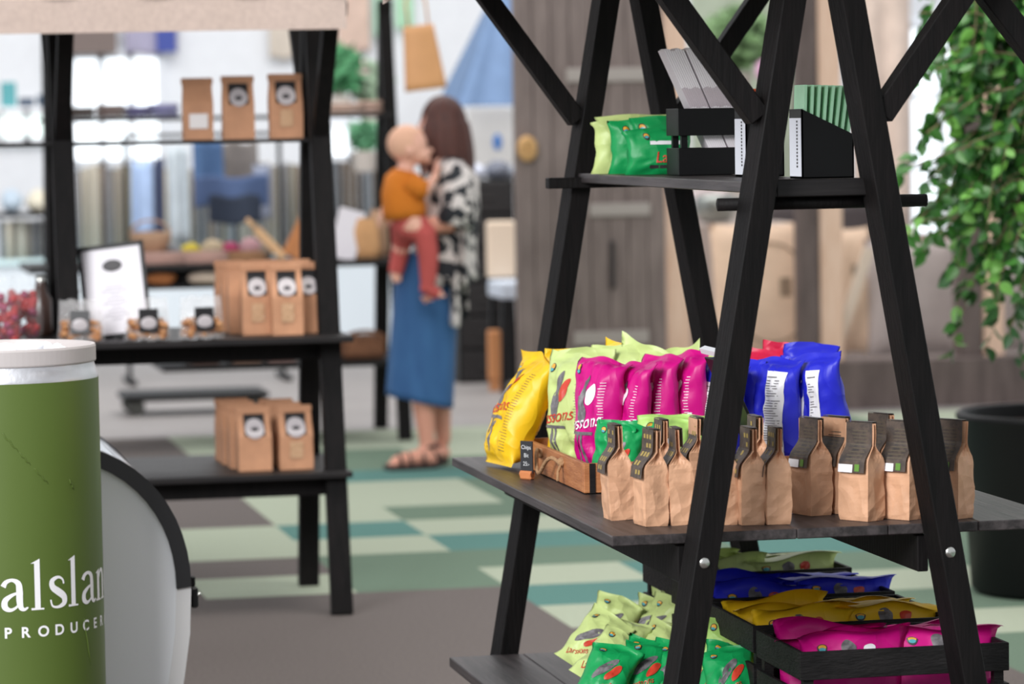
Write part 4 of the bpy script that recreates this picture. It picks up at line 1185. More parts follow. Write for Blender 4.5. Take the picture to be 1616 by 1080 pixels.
# low shelf dark goods seen under the left table
for i, (px, c, lb) in enumerate([(320, '#5b4238', 'dark brown box on the far low shelf seen under the table'), (385, '#8a6a58', 'brown box on the far low shelf seen under the table'), (440, '#9c7c74', 'dusty pink box on the far low shelf seen under the table')]):
    p = ptY(px, 600, 17.3); t = MB(); t.box((0, 0, .06), (.14, .3, .12), None, 0, .006); o = t.build('storage_box', mat('sbox_%d' % i, c, .8)); o.location = (p.x, 17.3, .406); tag(o, lb, 'box')
p = ptY(298, 470, 17.35); t = MB(); t.box((0, 0, .04), (.40, .3, .08), None, 0, .006); o = t.build('black_fabric_box', mat('black_fabric', '#1a1819', .9)); o.location = (p.x, 17.38, .801); tag(o, 'black fabric box under the far table, behind the nut bags', 'box')
blob('brown_cushion', 'small orange-brown cushion under the far table right of the framed notice', 'cushion', 254, 445, 17.16, (.075, .05, .035), mat('rust_cloth', '#a8683c', .9), 5, .15, z=.801)
blob('pale_cushion', 'small pale beige cushion under the far table behind the right nut bag', 'cushion', 326, 445, 17.16, (.10, .05, .035), mat('pale_cloth', '#d8c4b2', .9), 6, .15, z=.801)
# hanging tan tote
p0 = ptY(660, 40, 17.0)
tt = thing('tote_bag', 'tan leather tote hanging from the far stand above the woman', 'bag', (p0.x, 17.0, p0.z), 0, None, (0, R(-6), 0))
mb = MB(); mb.grid(lambda u, v: Vector(((u - .5) * (.15 + .06 * v), -.02 * math.sin(math.pi * u), -.32 * v)), 8, 8); mb.grid(lambda u, v: Vector(((u - .5) * (.15 + .06 * v), .02 * math.sin(math.pi * u), -.32 * v)), 8, 8)
solid(mb.build('bag_body', mat('tan_leather', '#d9a06c', .6, var=.04), tt, True), .004)
mb = MB(); mb.tube([(-.05, 0, -.01), (-.05, 0, .12), (0, 0, .2), (.05, 0, .12), (.05, 0, -.01)], .006, 8); mb.build('strap', MATS['tan_leather'], tt, True)
# trolley under the tables
p = ptY(262, 650, 19.2); tr = thing('flat_trolley', 'dark flat trolley with wheels on the floor behind the left stand', 'trolley', (p.x + .15, 19.2, 0))
mb = MB(); mb.box((0, 0, .10), (.8, .4, .04), None, 0, .01); mb.build('deck', BLACKP, tr)
for sx in (-.33, .33):
    for sy in (-.15, .15):
        mb = MB(); mb.tube([(sx, sy - .02, .05), (sx, sy + .02, .05)], .05, 14); mb.build('wheel', mat('grey_rubber', '#54544f', .6), tr)

# ================================================================== BACK WALL SHELVING
YB = 24.2
z_top = ptY(300, 262, YB).z; z_bot = ptY(300, 402, YB).z
cnt = thing('white_counter', 'long white cloth-covered counter at the back of the hall', 'counter', (1.9, 24.1, 0))
mb = MB(); mb.box((0, 0, .33), (4.6, .7, .66), None, 0, .01); mb.build('counter_body', mat('white_cloth', '#dfe9f0', .8), cnt)
mb = MB(); mb.box((0, 0, .675), (4.65, .75, .03), None, 0, .005); mb.build('counter_top', mat('pale_blue_top', '#d3edf0', .5), cnt)
rnd = random.Random(5)
cols = ['#8a8276', '#a39a8c', '#6e6d70', '#bab2a2', '#75675a', '#5c5e62', '#c4bfb2', '#8f8874', '#7c8288']
k = 0
for px in range(4, 606, 10):
    if 88 < px < 118: continue
    y = YB + rnd.uniform(-.1, .1); p = ptY(px, 402, y)
    h_ = z_top - z_bot + rnd.uniform(-.03, .02)
    if px < 95: h_ *= .42
    mb = MB(); mb.lathe([(0, 0), (.021, 0), (.021, h_), (.018, h_ + .004), (.008, h_ + .004), (.008, h_ - .02), (0, h_ - .02)], n=12)
    ci = rnd.randrange(len(cols)); o = mb.build('fabric_roll', mat('roll_%d' % ci, cols[ci], .9), None, True); o.location = (p.x, y, .69)
    tag(o, 'upright muted fabric roll on the white counter at the back', 'fabric roll', 'upright fabric rolls on the back counter'); k += 1
# shelf over the left rolls and goods
a = ptY(-20, 340, YB); b = ptY(92, 340, YB)
mb = MB(); mb.box(((a.x + b.x) / 2, YB, a.z), (b.x - a.x, .3, .03)); o = mb.build('wall_shelf', BLK); tag(o, 'black shelf with pale bundles at the far left behind the stand', 'shelf')
for i, (px, c, rx, lb) in enumerate([(18, '#b9c8d6', .075, 'pale blue bundle on the far left shelf'), (58, '#e0d8c4', .07, 'cream bundle on the far left shelf'), (82, '#d8cfc4', .05, 'off-white bundle at the end of the far left shelf')]):
    blob('textile_bundle', lb, 'textile', px, 310, YB - .05, (rx, .08, rx * 1.1), mat('bundle_%d' % i, c, .9), i + 3, .2, z=a.z + .016)
a = ptY(-20, 172, YB); b = ptY(86, 172, YB)
mb = MB(); mb.box(((a.x + b.x) / 2, YB, a.z), (b.x - a.x, .3, .02)); o = mb.build('wall_shelf', WHITE); tag(o, 'white shelf high at the far left with dark blue goods', 'shelf')
for i, (px, c, w_, h_, lb) in enumerate([(14, '#58a0a6', .10, .17, 'teal and peach box on the high far left shelf'), (42, '#3c4c60', .10, .06, 'dark blue low box on the high far left shelf'), (70, '#46586c', .09, .08, 'slate blue box beside the left stand post'), (84, '#d09468', .05, .15, 'orange carton beside the left stand post')]):
    p = ptY(px, 172, YB - .05); t = MB(); t.box((0, 0, h_ / 2), (w_, .12, h_), None, 0, .004); o = t.build('carton', mat('carton_%d' % i, c, .7)); o.location = (p.x, YB - .05, a.z + .0105); tag(o, lb, 'box')
# hanging textiles
def hang(label, x0, y0, x1, y1, y, c, name='hanging_textile', cat='textile', wav=6, seed=0):
    a = ptY(x0, y0, y); b = ptY(x1, y1, y); W = b.x - a.x; H = a.z - b.z
    mb = MB(); mb.grid(lambda u, v: Vector((u * W, .03 * math.sin(u * wav + seed) * (0.4 + v), -v * H + .01 * math.sin(u * 9 + seed))), 16, 10)
    o = mb.build(name, mat('hang_' + c.strip('#'), c, .9, var=.12, vscale=4), None, True); o.location = (a.x, y, a.z); solid(o, .012); tag(o, label, cat); return o


hang('light blue shirt hanging at the back left, above the basket', 207, 256, 243, 368, 21.5, '#a9c0e4', seed=1)
hang('dark navy strip hanging beside the light blue shirt', 244, 250, 262, 372, 21.6, '#3d4560', seed=2)
hang('pale blue and cream textile hanging right of the navy strip', 264, 232, 300, 378, 21.6, '#c4ced4', seed=3)
hang('denim blue cloth hanging high behind the left stand', 303, 222, 352, 285, 21.6, '#4b6890', seed=4)
hang('grey-brown cloth hanging behind the left stand', 350, 225, 408, 300, 21.7, '#77716e', seed=5)
hang('indigo blanket draped wide behind the left stand', 306, 280, 425, 326, 21.3, '#46587c', seed=6, wav=9)
hang('black-blue folded garment under the indigo blanket', 330, 310, 412, 352, 21.25, '#232c3c', seed=7)
hang('slate cloth hanging right of the indigo blanket', 400, 262, 430, 345, 21.5, '#8c94a8', seed=8)
hang('beige poster with small brown motifs beside the far post', 531, -30, 584, 82, 26.7, '#dcc0b0', 'wall_poster', 'poster', 0.1)
hang('cream poster with faint print behind the left stand top', 424, 20, 470, 92, 26.7, '#d6cabc', 'wall_poster', 'poster', .1)
hang('lavender banner with deep blue square under the left canopy', 196, 20, 281, 84, 26.7, '#b3aec6', 'banner', 'banner', .1)
bn_ = [o_ for o_ in COL.objects if o_.get('label', '').startswith('lavender banner')][0]
a = ptY(246, 30, 26.62); b = ptY(278, 82, 26.62)
mb = MB(); mb.box(((a.x + b.x) / 2, 26.62, (a.z + b.z) / 2), (b.x - a.x, .01, a.z - b.z)); o = mb.build('blue_square', mat('deep_blue', '#4a58a4', .8), bn_); o.matrix_parent_inverse = Matrix.Translation(-bn_.location)
hang('pale mint curtain strip beside the far post', 590, -40, 612, 60, 26.7, '#c4ecd0', seed=2)
hang('pale green curtain strip above the tan tote', 624, -40, 652, 44, 26.7, '#bfeac8', seed=3)
rl = thing('clothes_rail', 'thin black clothes rail carrying the blue textiles behind the left stand', 'clothes rail', (0, 0, 0))
ra = ptY(196, 215, 21.5); rb = ptY(440, 215, 21.5)
mb = MB(); mb.tube([(ra.x, 21.5, ra.z), (rb.x, 21.5, ra.z)], .012, 8); mb.build('rail', BLACKP, rl)
for x_ in (ra.x, rb.x):
    mb = MB(); mb.tube([(x_, 21.5, 0), (x_, 21.5, ra.z)], .014, 8); mb.build('upright', BLACKP, rl)
    mb = MB(); mb.box((x_, 21.5, .02), (.04, .5, .03)); mb.build('foot', BLACKP, rl)
mb = MB(); a = ptY(100, 40, 26.65); b = ptY(182, 84, 26.65); mb.box(((a.x + b.x) / 2, 26.65, (a.z + b.z) / 2), (b.x - a.x, .3, a.z - b.z)); o = mb.build('brown_cabinet', mat('brown_grey', '#7d6f6a', .8)); tag(o, 'brown-grey wall cabinet above the bright window at left', 'cabinet')


# plants at the back
LEAFD = mat('leaf_dark_far', '#3f7d4c', .6, var=.3, vscale=8)
def bush(label, px, py, y, r, n, c, seed, ls=.07, flower=None):
    p = ptY(px, py, y); rnd = random.Random(seed); t = thing('potted_plant', label, 'plant', (p.x, p.y, p.z - r * 1.1))
    mb = MB(); lf = MB()
    for q in range(n):
        d = Vector((rnd.gauss(0, 1), rnd.gauss(0, .6), rnd.gauss(0, 1))).normalized() * r * rnd.random() ** .4
        c0 = d + Vector((0, 0, r * 1.1)); u = Vector((rnd.gauss(0, 1), rnd.gauss(0, 1), rnd.gauss(0, 1))).normalized() * ls; v = u.orthogonal().normalized() * ls * .5
        (lf if flower and rnd.random() < .12 else mb).add([c0 - u, c0 + v, c0 + u, c0 - v], [(0, 1, 2, 3)])
    mb.build('foliage', mat('leaf_' + c.strip('#'), c, .6, var=.25, vscale=6), t)
    if flower: lf.build('blossom', mat('flower_' + flower.strip('#'), flower, .6), t)
    mb = MB(); mb.tube([(0, 0, 0), (0.01, 0, r * .7)], [.02, .012], 8); mb.lathe([(0, -.14), (.07, -.14), (.09, 0), (.08, 0), (.07, -.02), (0, -.02)], n=18); mb.build('pot', mat('far_pot', '#b8b0a8', .7), t)
    return t


shp = MB(); a = ptY(480, 250, 23.6); b = ptY(612, 250, 23.6)
shp.box(((a.x + b.x) / 2, 23.6, ptY(540, 196, 23.6).z), (b.x - a.x, .3, .02)); o = shp.build('wall_shelf', WHITE); tag(o, 'white plant shelf at the back between the two stands', 'shelf')
bush('leafy green plant on the back shelf right of the left stand', 535, 110, 23.6, .16, 260, '#4d9060', 1)
bush('plant with pale flowers on the back shelf near the far post', 585, 130, 23.7, .14, 240, '#a8bfa4', 2, flower='#e8c4c4')
bush('low green plant below the back shelf', 575, 215, 23.4, .09, 140, '#5f9a72', 3)

# blue pyramid canopy + dark cabinet
p = ptY(806, 166, 22.0); apx = ptY(812, -55, 22.0)
bt = thing('blue_canopy', 'blue pyramid-shaped cloth canopy at the back beside the plank wall', 'canopy', (0, 0, 0))
lx = ptY(718, 166, 22.0).x; rx = lx + 2 * (apx.x - lx)
ap = (apx.x, 22.3, apx.z); zb = p.z
mb = MB(); c4 = [(lx, 22.0, zb), (rx, 22.0, zb), (rx, 22.7, zb), (lx, 22.7, zb)]
def tri(A, B):
    A, B, Cc = Vector(A), Vector(B), Vector(ap)
    return lambda u, v: (A.lerp(B, u)).lerp(Cc, v) + Vector((0, -.02 * math.sin(u * 20) * (1 - v), 0))
for i in range(4): mb.grid(tri(c4[i], c4[(i + 1) % 4]), 20, 8)
mb.build('cloth', mat('sky_blue_cloth', '#6a83a6', .8, var=.06), bt, True)
for x_, y_ in ((lx + .03, 22.05), (rx - .03, 22.05), (lx + .03, 22.65), (rx - .03, 22.65)):
    mb = MB(); mb.tube([(x_, y_, 0), (x_, y_, zb)], .012, 8); mb.build('pole', WGLOSS, bt)
a = ptY(737, 172, 22.9); b = ptY(816, 262, 22.9)
t = thing('wall_sign', 'white board with a blue mark under the blue canopy', 'sign', ((a.x + b.x) / 2, 22.9, b.z))
mb = MB(); mb.box((0, 0, (a.z - b.z) / 2), (b.x - a.x, .05, a.z - b.z)); mb.build('board', mat('cream_white_board', '#f8f6f2', .6), t)
mb = MB(); mb.ball((.03, -.03, (a.z - b.z) * .42), (.03, .008, .055), 10); mb.build('blue_mark', mat('blue_mark', '#4c8fe0', .5), t)
a = ptY(722, 286, 20.6); b = ptY(818, 540, 20.6)
t = thing('black_drawer_cabinet', 'tall black drawer cabinet right behind the woman', 'cabinet', ((a.x + b.x) / 2, 20.9, 0))
W = b.x - a.x; H = a.z
mb = MB(); mb.box((0, 0, H / 2), (W, .5, H), None, 0, .005); mb.build('cabinet_body', BLACKP, t)
for q in range(6):
    mb = MB(); mb.box((0, -.258, H * (q + .5) / 6), (W - .03, .016, H / 6 - .02), None, 0, .003); d_ = mb.build('drawer', mat('black_drawer', '#211f20', .5), t)
    mb = MB(); mb.box((0, -.272, H * (q + .5) / 6), (.1, .012, .012)); mb.build('handle', mat('dark_handle', '#3a3838', .4), d_)
for i, (px, c, r_, lb) in enumerate([(750, '#c2c6d4', .05, 'pale grey bundle on top of the black drawer cabinet'), (785, '#6a6e7a', .06, 'slate grey bundle on top of the black drawer cabinet'), (806, '#8f949e', .045, 'grey bundle near the plank wall on the cabinet')]):
    blob('cabinet_bundle', lb, 'bundle', px, 270, 20.8, (r_ * 1.3, .1, r_), mat('cb_%d' % i, c, .8), i, .2, z=H)
# cream chair with black legs
p = ptY(803, 568, 20.0)
ch = thing('cream_chair', 'cream upholstered chair with black legs beside the plank wall', 'chair', (p.x, p.y, 0))
z1 = ptY(803, 350, 20).z; z2 = ptY(803, 440, 20).z
mb = MB(); mb.box((0, .18, (z1 + z2) / 2), (.17, .06, z1 - z2), None, 0, .012); mb.build('backrest', mat('cream_fabric', '#e6d2bc', .8), ch)
mb = MB(); mb.box((0, -.02, z2 - .06), (.17, .4, .10), None, 0, .012); mb.build('seat', mat('pale_blue_fabric', '#c4ccd8', .8), ch)
for sx in (-.07, .07):
    for sy in (-.18, .15):
        mb = MB(); mb.beam((sx * .8, sy, z2 - .1), (sx, sy * 1.1, 0), .035, .035); mb.build('leg', BLACKP, ch)
p = ptY(780, 560, 20.0); mb = MB(); mb.box((0, 0, .21), (.075, .05, .30), None, 0, .01); mb.box((0, 0, .03), (.06, .04, .06))
o = mb.build('wooden_stool_leg', mat('orange_pine', '#cf8e5c', .6)); o.location = (p.x, 20.0, 0); tag(o, 'short orange-brown wooden block on the floor between cabinet and chair', 'wooden block')

# ================================================================== RIGHT: plank wall and timber frame
YW = 18.0
a = ptY(813, 300, YW); b = ptY(1050, 300, YW)
pw = thing('plank_wall', 'grey weathered plank wall panel behind the market stand', 'plank wall', (a.x, YW, 0))
W = b.x - a.x; nP = 8; mb = MB()
for i in range(nP):
    mb.box((W * (i + .5) / nP, .02 + .004 * (i % 2), 1.6), (W / nP - .004, .04, 3.2), None, 0, .003)
mb.build('planks', GREYW, pw)
for (x0, x1, y0, y1) in ((893, 1020, 108, 128), (930, 1026, 322, 340), (905, 1024, 524, 542)):
    p0 = ptY(x0, y0, YW - .01); p1 = ptY(x1, y1, YW - .01)
    mb = MB(); mb.box(((p0.x + p1.x) / 2 - a.x, -.012, (p0.z + p1.z) / 2), (p1.x - p0.x, .016, p0.z - p1.z), None, 0, .003); mb.build('hinge_strap', mat('pale_metal', '#a39a94', .5), pw)
p0 = ptY(963, 380, YW); p1 = ptY(968, 455, YW)
mb = MB(); mb.box(((p0.x + p1.x) / 2 - a.x, -.012, (p0.z + p1.z) / 2), (.03, .03, p0.z - p1.z), None, 0, .008); mb.build('door_handle', mat('dark_iron', '#3b3434', .5), pw)
p0 = ptY(832, 235, YW - .06); wr = thing('straw_wreath', 'small straw wreath hanging on the edge of the plank wall', 'wreath', p0)
mb = MB(); mb.tube([(.026 * math.cos(q * math.pi / 8), 0, .04 * math.sin(q * math.pi / 8)) for q in range(17)], .03, 10); mb.build('ring', mat('straw', '#c49a66', .9, var=.25, vscale=30, bump=.6, bscale=60), wr, True)


def post(label, x0, x1, m_, y=YW, d=.11, ztop=3.2, zbot=0.0, name='timber_post', yr=390):
    a = ptY(x0, yr, y); b = ptY(x1, yr, y); mb = MB(); mb.box((0, 0, (ztop + zbot) / 2), (b.x - a.x, d, ztop - zbot), None, 0, .004)
    o = mb.build(name, m_); o.location = ((a.x + b.x) / 2, y + d / 2, 0); tag(o, label, 'post')
    return o


post('pale pine post right beside the grey plank wall', 1052, 1088, PINE, YW + .05)
post('dark grey-brown timber post behind the middle of the market stand', 1262, 1292, GREYP, YW)
post('pale pine post beside the middle timber post', 1294, 1330, PINE, YW + .03)
post('dark grey-brown timber post left of the ficus tree', 1514, 1549, GREYP, YW)
post('pale pine post behind the ficus tree', 1552, 1584, PINE, YW + .04)
mb = MB(); a = ptY(1048, 575, YW - .03); b = ptY(1800, 575, YW - .03)
mb.box(((a.x + b.x) / 2, YW + .0, .125), (b.x - a.x, .16, .27), None, 0, .006); o = mb.build('base_beam', GREYP); tag(o, 'long low grey-brown timber beam at the foot of the frame', 'timber beam')
mb = MB(); mb.box(((a.x + b.x) / 2, YW + 1.42, .13), (b.x - a.x, 2.6, .25)); o = mb.build('raised_floor', mat('deck_grey', '#7b706c', .8)); tag(o, 'raised wooden deck behind the timber base beam', 'deck')
DZ = .256
# sacks and cushions
SACK = mat('jute_sack', '#e3c6ad', .9, var=.08, vscale=6, bump=.4, bscale=90)
def cushion(label, x0, x1, y0, y1, y, m_, name='cushion', cat='cushion', tilt=0, ytilt=0, th=.13, marks=()):
    a = ptY(x0, y1, y); b = ptY(x1, y0, y); W, H = b.x - a.x, b.z - a.z
    t = thing(name, label, cat, ((a.x + b.x) / 2, y, DZ), 0, None, (R(tilt), R(ytilt), 0))
    def f(s):
        def g(u, v):
            p = (1 - abs(2 * u - 1) ** 3) * (1 - abs(2 * v - 1) ** 3)
            k = 1 - .05 * math.sin(math.pi * v)
            return Vector(((u - .5) * W * k, s * (th / 2) * p ** .5 + .01 * noise.noise(Vector((u * 4, v * 4, s))) * p, v * H - .015 * math.sin(math.pi * u) * (2 * v - 1)))
        return g
    mb = MB(); mb.grid(f(-1), 16, 16); mb.grid(f(1), 16, 16); mb.build('cover', m_, t, True)
    for (cu, cv_, ru, rv, ring) in marks:
        mk = MB()
        if ring:
            mk.tube([f(-1)(cu + ru * math.cos(q * math.pi / 14), cv_ + rv * math.sin(q * math.pi / 14)) + Vector((0, -.004, 0)) for q in range(29) if 0 < cu + ru * math.cos(q * math.pi / 14) < 1 and 0 < cv_ + rv * math.sin(q * math.pi / 14) < 1], .006, 5)
        else:
            mk.grid(lambda u, v: f(-1)(cu + (u - .5) * ru, cv_ + (v - .5) * rv) + Vector((0, -.006, 0)), 4, 4)
        mk.build('sack_print', mat('sack_ink', '#8f7b68' if ring else '#6b5d50', .9), t)
    return t


cushion('large jute sack cushion with dark ring and emblem print, left of the middle post', 1128, 1268, 358, 578, 18.35, SACK, tilt=-6, marks=[(.62, .48, .46, .38, True), (.8, .52, .14, .14, False)])
cushion('jute sack cushion half hidden between pine post and stand leg', 1318, 1378, 356, 560, 18.5, SACK, tilt=-6, marks=[(.5, .66, .16, .08, False)])
LIN = mat('grey_linen', '#b0a5a2', .95, var=.05, vscale=12, bump=.3, bscale=150)
cushion('tall grey linen cushion between the stand leg and the right timber post', 1370, 1516, 392, 578, 18.45, LIN, tilt=-4, th=.18)
cushion('grey linen cushion behind the ficus branches', 1578, 1680, 440, 580, 18.5, LIN, tilt=-4)
hang('dark charcoal chair cover behind the sacks', 1214, 318, 1385, 556, 19.9, '#50494a', 'chair_cover', 'textile', 2)
a = ptY(1430, 395, 19.2); b = ptY(1520, 370, 19.2); mb = MB(); mb.box((0, 0, b.z / 2 + .127), (b.x - a.x + .2, .3, b.z - .255)); o = mb.build('brown_bench_back', mat('reddish_brown', '#8a6552', .7)); o.location = ((a.x + b.x) / 2, 19.2, 0); tag(o, 'reddish-brown bench back behind the grey linen cushion', 'bench')
mb = MB(); p0 = ptY(1312, 572, 18.14); p1 = ptY(1372, 392, 18.14); mb.beam(p0 + Vector((0, 0, .0)), p1, .06, .02, Vector((1, 0, 0))); o = mb.build('pine_slat', mat('pale_slat', '#d6c3b2', .7)); tag(o, 'pale slat leaning diagonally from the pine post to the stand leg', 'slat')
# stuff behind opening
hang('pink-beige curtain behind the right leg of the stand', 1345, -60, 1440, 360, 23.5, '#dcc8ba', 'curtain', 'curtain', 14)
hang('grey-green backdrop cloth behind the stand brace', 1088, -60, 1262, 352, 24.0, '#a9b39f', 'backdrop_cloth', 'curtain', 5)
hang('pale pink-grey cloth below the top shelf of the stand', 1092, 296, 1150, 556, 20.2, '#c2b2b2', seed=4)
fp_ = bush('leafy plant behind the stand brace with a pink flower', 1165, 60, 22.8, .22, 300, '#7b9a6a', 5, ls=.08)
c_ = ptY(1206, 112, 22.6) - fp_.location
mb = MB(); mb.ball(c_, (.06, .06, .075), 12); mb.build('blossom', mat('pink_petal', '#d7a2c4', .7), fp_, True)
mb = MB(); mb.tube([Vector((0, 0, .1)), c_ * .5 + Vector((0, 0, -.02)), c_], .008, 6); mb.build('flower_stem', MATS['far_pot'], fp_, True)
mb = MB(); pl_ = fp_.location; mb.box((pl_.x, 22.8, (pl_.z - .14) / 2), (.34, .34, pl_.z - .14)); o = mb.build('plant_pedestal', mat('pedestal', '#b9aea6', .7)); tag(o, 'pale pedestal carrying the plant with the pink flower', 'pedestal')
p = ptY(1310, 132, 20.5); t = thing('glowing_lamp', 'glowing round lamp above the green brochures', 'lamp', (p.x, 20.5, p.z - .1))
mb = MB(); mb.ball((0, 0, .1), .035, 10); mb.build('bulb', mat('lamp_glow', '#fff0dc', .3, emit=5), t, True); mb = MB(); mb.tube([(0, 0, .06), (0, 0, -p.z + .1)], .012, 8); mb.lathe([(0, -p.z + .1), (.12, -p.z + .1), (.12, -p.z + .12), (0, -p.z + .13)], n=20); mb.build('stem', PINE, t)
p = ptY(1150, 350, 19.6); t = thing('steel_pot', 'rounded grey metal pot below the top shelf of the stand', 'pot', (p.x - .08, 19.6, p.z)); mb = MB(); mb.lathe([(0, 0), (.08, 0), (.12, .05), (.12, .13), (.1, .16), (.0, .16)], n=24); mb.build('pot_body', mat('dull_metal', '#8f938f', .3, .6), t, True)
mb = MB(); mb.tube([(.12, 0, .12), (.18, 0, .13), (.22, 0, .12)], .012, 8); mb.build('pot_handle', MATS['dull_metal'], t, True)
p = ptY(1150, 352, 19.6); mb = MB(); mb.box((p.x, 19.6, (p.z + .25) / 2), (.7, .4, p.z - .255)); o = mb.build('pale_table', mat('pale_table', '#bcaea6', .7)); tag(o, 'pale table carrying the metal pot behind the jute sack', 'table')

# ================================================================== FICUS
FX, FY = ptY(1672, 900, 10.85).x, 10.85
fc = thing('potted_ficus', 'tall weeping ficus in a big black pot at the right edge', 'plant', (FX, FY, 0))
mb = MB(); mb.lathe([(0, 0), (.27, 0), (.29, .02), (.325, .56), (.335, .575), (.338, .59), (.325, .598), (.305, .59), (.30, .55), (0, .54)], n=64); mb.build('pot', mat('matt_black_pot', '#0d0d0e', .55, spec=.25), fc, True)
mb = MB(); mb.lathe([(0, .552), (.302, .55)], n=40); mb.build('soil', mat('clay_pebbles', '#5c3b2e', .9, col2='#33241e', vscale=50, bump=1, bscale=60), fc)
tr_ = MB()
for i in range(3):
    a0 = i * 2.1
    tr_.tube([(.02 * math.cos(a0 + q * .9), .02 * math.sin(a0 + q * .9), .54 + q * .13) for q in range(11)], [.02 - .0008 * q for q in range(11)], 8)
rnd = random.Random(11)
LF = MB(); LF2 = MB(); LF3 = MB(); br = MB()
def leaf(mbx, p, d, s):
    d = d.normalized(); w_ = d.cross(Vector((rnd.gauss(0, 1), rnd.gauss(0, 1), rnd.gauss(0, .4)))).normalized(); nrm = w_.cross(d)
    L = s * 1.12; Wd = s * .36
    pts = [(0, 0), (.18, .75), (.42, 1.0), (.68, .72), (.86, .3), (1.0, .0), (.86, -.3), (.68, -.72), (.42, -1), (.18, -.75)]
    vs = [p + d * (L * a) + w_ * (Wd * b) + nrm * (-.10 * L * (abs(b)) * -1 - .12 * L * a * a) for a, b in pts]
    vs.append(p + d * L * .45 - nrm * .02 * L)
    fs2 = [(10, i, (i + 1) % 10) for i in range(10)]
    mbx.add(vs, fs2)
def addleaf(p, d, s):
    leaf([LF, LF2, LF3][rnd.choices((0, 1, 2), (5, 4, 2))[0]], p, d, s)
nb = 175
for i in range(nb):
    az = rnd.uniform(0, 2 * math.pi); st = Vector((rnd.gauss(0, .03), rnd.gauss(0, .03), rnd.uniform(1.15, 2.1)))
    L = rnd.uniform(.28, .52); rise = rnd.uniform(.0, .28); droop = rnd.uniform(.2, .62)
    pts = []
    for q in range(9):
        f = q / 8
        pts.append(st + Vector((math.cos(az) * L * (f ** .8), math.sin(az) * L * (f ** .8), rise * math.sin(f * 1.8) - droop * f ** 2.2)) + Vector((rnd.gauss(0, .008), rnd.gauss(0, .008), 0)))
    br.tube(pts, [.005 - .0005 * q for q in range(9)], 5)
    for q in range(1, 9):
        for _ in range(4):
            f = q - rnd.random(); i0_ = max(0, min(7, int(f))); p_ = pts[i0_].lerp(pts[i0_ + 1], f - i0_)
            dd = Vector((math.cos(az) * .5 + rnd.gauss(0, .7), math.sin(az) * .5 + rnd.gauss(0, .7), rnd.uniform(-1.3, -.2)))
            addleaf(p_, dd, rnd.uniform(.042, .062))
# specific hanging twigs on the photo side
def twig(px0, py0, px1, py1, dy, n):
    a_ = ptY(px0, py0, FY + dy) - Vector((FX, FY, 0)); b_ = ptY(px1, py1, FY + dy) - Vector((FX, FY, 0))
    mid = (a_ + b_) / 2 + Vector((-.01, 0, .04)); pts = [a_.lerp(mid, t * 2) if t < .5 else mid.lerp(b_, t * 2 - 1) for t in [q / 8 for q in range(9)]]
    br.tube(pts, .0022, 5)
    for q in range(n):
        f = (q + rnd.random() * .6) / n * 8; i0_ = min(7, int(f)); p_ = pts[i0_].lerp(pts[i0_ + 1], f - i0_)
        addleaf(p_, Vector((rnd.gauss(0, .8), rnd.gauss(0, .5), rnd.uniform(-1.2, -.2))), rnd.uniform(.04, .058))
for tw in [(1640, 60, 1452, 20, -.2, 16), (1640, 90, 1478, 110, -.2, 18), (1640, 130, 1462, 210, -.25, 26), (1630, 190, 1445, 300, -.25, 30), (1620, 220, 1452, 345, -.2, 24),
           (1620, 240, 1440, 262, -.25, 20), (1640, 260, 1482, 370, -.2, 20), (1640, 300, 1550, 440, -.25, 22), (1640, 330, 1562, 490, -.22, 20), (1650, 380, 1592, 530, -.25, 18),
           (1660, 350, 1610, 500, -.2, 20), (1530, 340, 1400, 395, -.15, 7), (1600, 100, 1490, 190, -.1, 22), (1640, 160, 1500, 250, .1, 26), (1640, 40, 1500, 60, .1, 24), (1660, 200, 1530, 300, 0, 26), (1660, 280, 1540, 330, -.3, 26)]:
    twig(*tw)
tr_.build('trunk', mat('ficus_bark', '#7a6450', .9, bump=.5, bscale=40), fc, True)
br.build('branches', MATS['ficus_bark'], fc)
fol = LF
nF = len(LF.v); allL = MB(); allL.add(LF.v, LF.f, 0); allL.add(LF2.v, LF2.f, 1); allL.add(LF3.v, LF3.f, 2)
allL.build('foliage', [mat('ficus_leaf', '#3a702b', .4, spec=.5), mat('ficus_leaf_deep', '#2c5a28', .4), mat('ficus_leaf_light', '#6aa445', .4)], fc, True)


# ================================================================== PEOPLE
YP = 15.7
def W3(px, py, dy=0.0): return ptY(px, py, YP + dy)
SC = 1 / 344.0
def remesh(o, vox, sm=6):
    md = o.modifiers.new('remesh', 'REMESH'); md.mode = 'VOXEL'; md.voxel_size = vox; md.use_smooth_shade = True
    if sm:
        s_ = o.modifiers.new('smooth', 'SMOOTH'); s_.factor = .5; s_.iterations = sm
    return o


